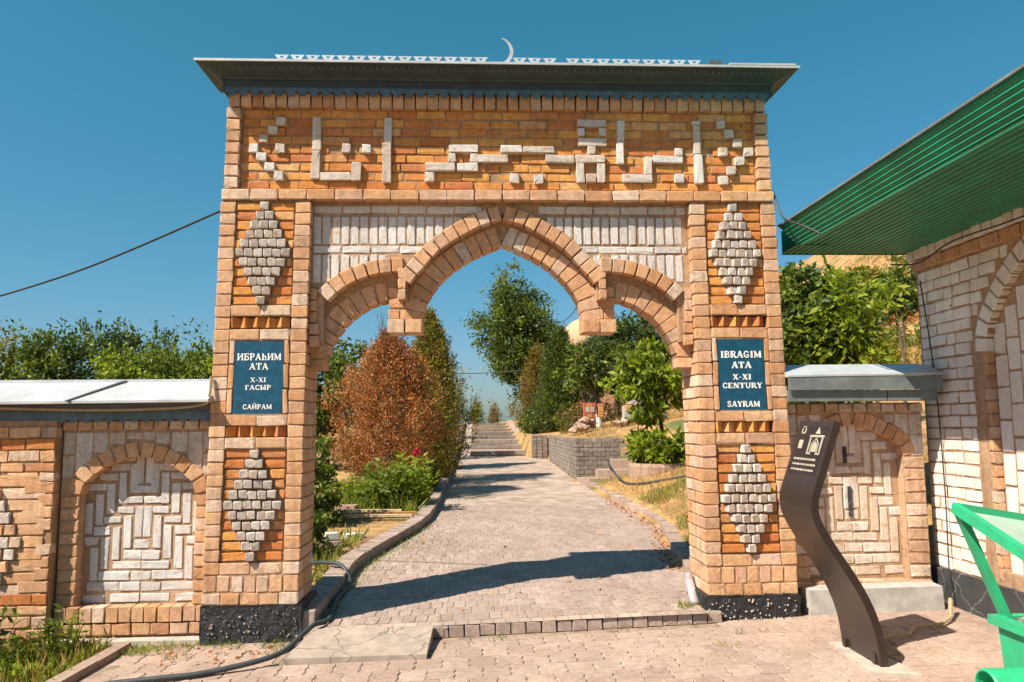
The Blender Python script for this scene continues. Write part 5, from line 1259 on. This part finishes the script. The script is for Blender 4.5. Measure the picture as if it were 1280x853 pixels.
# left of the gateway, beyond the wing wall
LT = [(-15.2, 15.5, 5.0, 1.7, 'leafmid', 'leafyellow', 'ragged olive tree at the far left beyond the wing wall'), (-13.6, 16.5, 4.6, 1.5, 'leafmid', 'leafdrymix', 'thin half dried tree second from the left beyond the wing wall'), (-12.4, 15.8, 4.9, 1.0, 'leafdark', 'leafmid', 'slim dark tree third from the left beyond the wing wall'), (-11.0, 17.5, 5.5, 1.45, 'leafdark', 'leafgreendark', 'tallest rounded dark green tree beyond the left wing wall'), (-9.8, 15.5, 4.3, 1.2, 'leafmid', 'leaflight', 'light green bushy tree right of the tallest one'), (-8.6, 16.2, 4.6, 1.1, 'leafmid', 'leafdark', 'green tree with pointed shoots second nearest the left pillar'), (-7.5, 15.6, 4.3, 1.15, 'leafmid', 'leaflight', 'green tree with pointed shoots nearest the left pillar')]
for i, (x, y, top, r, m, m2, lb) in enumerate(LT):
    broad('garden_tree', lb, 'tree', (x, y, .5), (x, y, top*.54), (r*1.1, r, top*.39), m, 170, 65, .125, mat2=m2, grp='trees beyond the left wing wall', clr=.3)
    C = []; D = []
    for k in range(26):
        sx_ = x+R(-1, 1)*r*.95; sy_ = y+R(-.5, .5)*r; z0_ = top*R(.68, .82); hh = R(.3, .7)
        for q in range(28): f = R(0, 1); C.append((sx_+R(-.09, .09)*(1-f*.8), sy_+R(-.09, .09), z0_+hh*f)); D.append((R(-.6, .6), R(-.6, .6), 1))
    leaf_mesh('foliage', np.array(C), np.array(D), .09+.07*rng.random(len(C)), .45, m, [o for o in col.objects if o.get('label') == lb][0])
# through the arch, right of the path
broad('elm_tree', 'tall dark green elm rising behind the stairs, right of the sky gap', 'tree', (2.7, 34, 1.7), (2.05, 35, 6.6), (2.0, 1.8, 3.3), 'leafdark', 420, 75, .17, r0=.22, mat2='leafmid', clr=.22, shell=2.2)
thuja('thuja', 'dark green conical thuja right of the stairs', (2.62, 19.4, H(2.6, 19.4)), 3.4, 1.0, ['leafgreendark', 'leafdark', 'leafmid'], 28000, .105, 'thujas right of the stairs')
thuja('thuja', 'yellow brown thuja at the right edge of the stairs', (2.25, 24.5, H(2.25, 24.5)), 3.2, 1.1, ['leafdrymix', 'leafyellow'], 24000, .105, 'thujas right of the stairs')
for x, y, lb in ((1.85, 20.6, 'dark green bush beside the lowest steps'), (1.9, 22.6, 'dark green bush beside the middle of the steps'), (2.55, 18.75, 'leafy green bush behind the end pier of the grey wall')):
    broad('garden_shrub', lb, 'shrub', (x, y, H(x, y)), (x, y, H(x, y)+.42), (.45, .7, .5), 'leafgreendark', 60, 40, .1, r0=.03, mat2='leafmid')
clump('garden_plant', 'low dark green bush at the foot of the thujas by the stairs', (2.2, 19.0, H(2.2, 19)), .55, .75, 60, 'leafgreendark', .13, .4)
broad('shade_tree', 'dark round tree right of the dome, partly behind the right arch', 'tree', (5.2, 20, H(5.2, 20)), (5.1, 20, 4.35), (1.5, 1.4, 1.35), 'leafdark', 190, 60, .16, mat2='leafgreendark')
broad('fir_tree', 'dark bluish tree standing just right of the dome', 'tree', (5.35, 24, H(5.35, 24)), (5.35, 24, 4.3), (1.15, 1.1, 1.25), 'leafgreendark', 150, 60, .15, mat2='leafdark')
broad('garden_tree', 'slim tree with a whitewashed trunk base behind the rocks', 'tree', (3.55, 17, H(3.55, 17)), (3.45, 17, 3.55), (.95, .9, .85), 'leafmid', 110, 55, .12, r0=.075, mat2='leafgreendark', white=.45)
broad('walnut_tree', 'bright yellow green walnut sapling seen under the right arch', 'tree', (3.75, 9.2, H(3.75, 9.2)), (3.42, 9.2, 2.62), (.66, .6, .72), 'leaflight', 85, 42, .17, r0=.06, asp=.42, droop=.5, clr=.3, mat2='leafmid', white=.25)
broad('leafy_shrub', 'bright green leafy shrub growing in the round planter', 'shrub', (3.35, 8.6, 1.0), (3.35, 8.5, 1.27), (.60, .5, .34), 'leaflight', 60, 36, .16, r0=.02, asp=.36, droop=.2, mat2='leafmid')
for i, (x, y) in enumerate(((2.7, 16.8), (3.2, 18.6), (4.3, 17.2), (5.0, 16.2), (3.9, 20), (5.9, 14.5))):
    clump('dry_shrub', 'rust red dry shrub on the slope behind the rocks', (x, y, H(x, y)), .6, 1.0, 36, 'leafrust' if i % 2 else 'leafdrymix', .1, .4, 'dry shrubs on the slope', 'shrub')
for i, (x, lb) in enumerate(((-.2, 'small young thuja on the left of the stair top'), (.85, 'small young rusty thuja on the right of the stair top'))):
    thuja('young_thuja', lb, (x, 40.5, 1.8), 1.05, .38, ['leafdrymix', 'leafyellow'] if i else ['leafyellow', 'leafdark'], 1500, .13)
# between the gateway and the right building
broad('bushy_tree', 'dense dark green tree directly behind the right wing wall', 'tree', (5.6, 6.6, H(5.6, 6.6)), (5.6, 6.6, 3.05), (.80, .85, 1.55), 'leafmid', 170, 60, .14, mat2='leafdark')
broad('ailanthus_tree', 'loose yellow green young tree between the gateway and the building', 'tree', (6.2, 6.0, H(6.2, 6.0)), (6.1, 6.0, 3.15), (.62, .6, 1.5), 'leaflight', 62, 38, .17, r0=.06, asp=.36, droop=.35, mat2='leafmid', clr=.26)
broad('hill_tree', 'dark bushy tree on the hillside beside the corner of the white building', 'tree', (9.0, 9.5, H(9.0, 9.5)), (9.1, 9.5, 4.6), (.5, .5, .55), 'leafmid', 45, 45, .11, r0=.04, mat2='leafdark')
broad('hill_tree', 'pale green tree high on the hillside above the right wing wall', 'tree', (14.2, 21, H(14.2, 21)), (14.2, 21, H(14.2, 21)+1.4), (1.3, 1.2, 1.1), 'leafmid', 80, 50, .2, mat2='leafyellow')
for i, (x, y) in enumerate(((13.5, 22), (15.5, 23.5), (17.5, 24.5), (12, 20), (16.8, 21.5), (19, 26), (10.5, 19), (14.5, 27), (11.5, 15.5), (12.6, 17), (9.8, 15), (13.2, 16), (10.8, 13.5), (15, 19))):
    clump('hill_shrub', 'dry scrub bush dotted on the hillside right of the gateway', (x, y, H(x, y)-.1), 1.0, 1.0, 40, ['leafyellow', 'leafrust', 'leafmid'][i % 3], .17, .4, 'scrub on the hillside', 'shrub')
# rose bush and weeds, lower left
clump('rose_bush', 'tall thin rose bush with pale pink blooms at the left edge', (-4.02, -.55, -.06), .28, 1.05, 16, 'leafmid', .075, .55, flowers=[(-.12, -.2, .86, .05, 'petalpink'), (-.05, -.25, .55, .045, 'petalpink'), (-.2, 0, 1.0, .05, 'petalpink')])
def grass(name, label, pts, hgt, mat, wd=.10, loc=(0, 0, 0), lean=.5):
    P = np.array(pts); n_ = len(P); D = rng.normal(size=(n_, 3))*lean*np.array([1, 1, .2]); D[:, 2] = 1
    tag(leaf_mesh(name, P, D, hgt*(.4+.9*rng.random(n_)), wd, mat, kind='stuff', loc=loc), label, 'grass', kind='stuff')
def scatter(n_, x0, x1, y0, y1, ok=lambda x, y: True, hf=H, patch=0):
    o = []
    while len(o) < n_:
        x, y = R(x0, x1), R(y0, y1)
        if patch and math.sin(x*patch+1.3)*math.cos(y*patch*.9)+.4*math.sin(x*patch*2.7+y*3) < .0: continue
        if ok(x, y): o.append((x, y, hf(x, y)-.01))
    return o
grass('weeds', 'mixed green weeds and grass at lower left', scatter(3800, -4.7, -3.28, -1.6, .1), .16, 'grassgreen', .12, (-3.9, -.6, 0), .6)
grass('dry_weeds', 'dry yellow grass among the weeds at lower left', scatter(1200, -4.7, -3.28, -1.6, .1), .2, 'grassdry', .06, (-3.9, -.6, 0), .5)
for i, (x, y, h, m) in enumerate(((-3.75, -.5, .42, 'leafmid'), (-3.95, -.9, .36, 'leaflight'), (-3.6, -.15, .5, 'leafmid'), (-4.2, -.3, .55, 'leafdark'), (-3.5, -.75, .28, 'leaflight'), (-4.15, -1.05, .32, 'leafmid'), (-3.75, -1.15, .25, 'leafmid'))):
    clump('weed_plant', 'green leafy weed in the tangle at lower left', (x, y, -.07), .2, h, 22, m, .075, .35, 'weeds at lower left')
grass('grass', 'green grass in the left garden', scatter(13000, -5, -1.72, .9, 9, lambda x, y: x < Lx(y)-.24 and not (3.8 < y < 5.6 and x > -2.6)), .15, 'grassgreen', .12, (-3, 4, .4))
grass('lush_grass', 'tall fresh green grass at the foot of the bushes left of the path', scatter(4200, -3.0, -1.1, 4.6, 8.4, lambda x, y: x < Lx(y)-.28 and not (4.4 < y < 5.7 and x < -1.3 and x > -2.5)), .26, 'grassgreen', .09, (-2, 6.5, .4), .5)
grass('dry_grass', 'dry straw grass in the left garden', scatter(3200, -5, -1.0, .9, 11, lambda x, y: x < Lx(y)-.24), .10, 'grassdry', .09, (-3, 4, .4))
grass('dry_grass', 'dry orange grass covering the slope right of the path', scatter(12000, 1.9, 6, 2.2, 10.5, lambda x, y: x > Rx(y)+.18), .10, 'grassdry', .09, (4, 6, .8))
grass('grass', 'greener grass tufts on the slope near the right kerb', scatter(2600, 1.9, 3.6, 2.2, 6.4, lambda x, y: x > Rx(y)+.18, patch=2.2), .11, 'grassgreen', .1, (3, 4, .6))
grass('dry_grass', 'dry grass on the upper terrace behind the grey wall', scatter(7000, 2.3, 9, 11.2, 24), .16, 'grassdry', .09, (5, 15, 1.6))
grass('hill_grass', 'dry grass tufts on the far hillside', scatter(14000, 7, 26, 12, 34), .28, 'grassdry', .16, (15, 22, 5))
pv_h = lambda x, y: zf(x) if y < -.2 or x < -1.7 or x > 1.75 else zx(x, y)+.004
tuft = []
for cx_, cy_, n_, s in ((-2.7, -.05, 150, .10), (-2.95, -.08, 260, .09), (-2.35, -.08, 90, .08), (-1.9, -.12, 80, .07), (-1.85, -.35, 40, .05), (-3.0, -.2, 120, .06), (1.62, .12, 110, .05), (1.55, .05, 50, .05), (1.9, -.45, 16, .03), (2.1, -.42, 12, .04), (1.65, -.75, 12, .03), (-.1, -.32, 25, .06), (.9, -.24, 20, .03), (-2.6, -.38, 40, .05), (-1.55, .55, 60, .05), (-1.62, .3, 60, .05)):
    for k in range(n_): x, y = random.gauss(cx_, s*1.6), random.gauss(cy_, s*.6); tuft.append((x, min(y, .16) if abs(x) > 1.7 else y, pv_h(x, y)))
for k in range(700):
    y = R(1.3, 5.2); x = Lx(y)+abs(random.gauss(0, .09))+.02; tuft.append((x, y, zx(x, y)))
for k in range(260):
    x, y = R(-1.4, -.5), R(1.9, 3.8)
    if x > Lx(y): tuft.append((round(x/BW)*BW+random.gauss(0, .008), y, zx(x, y)))
grass('grass_tufts', 'short grass tufts sprouting along walls, kerb and paving joints', tuft, .055, 'grassgreen', .12, (0, 0, 0), .8)
lv = []
for k in range(420):
    y = R(1.5, 7.5); x = Rx(y)-abs(random.gauss(0, .10))-.02; lv.append((x, y, zx(x, y)+.012))
for k in range(50): lv.append((R(-2.9, -1.8), R(-.6, -.1), zf(-2)+.014))
for k in range(60): y = R(.2, 6); x = R(Lx(y), Rx(y)); lv.append((x, y, zx(x, y)+.014))
P = np.array(lv); D = rng.normal(size=(len(P), 3)); D[:, 2] *= .15
tag(leaf_mesh('fallen_leaves', P, D, .025+.03*rng.random(len(P)), .6, 'leafrust', kind='stuff'), 'dry fallen leaves gathered along the right kerb and paving', 'leaves', kind='stuff')
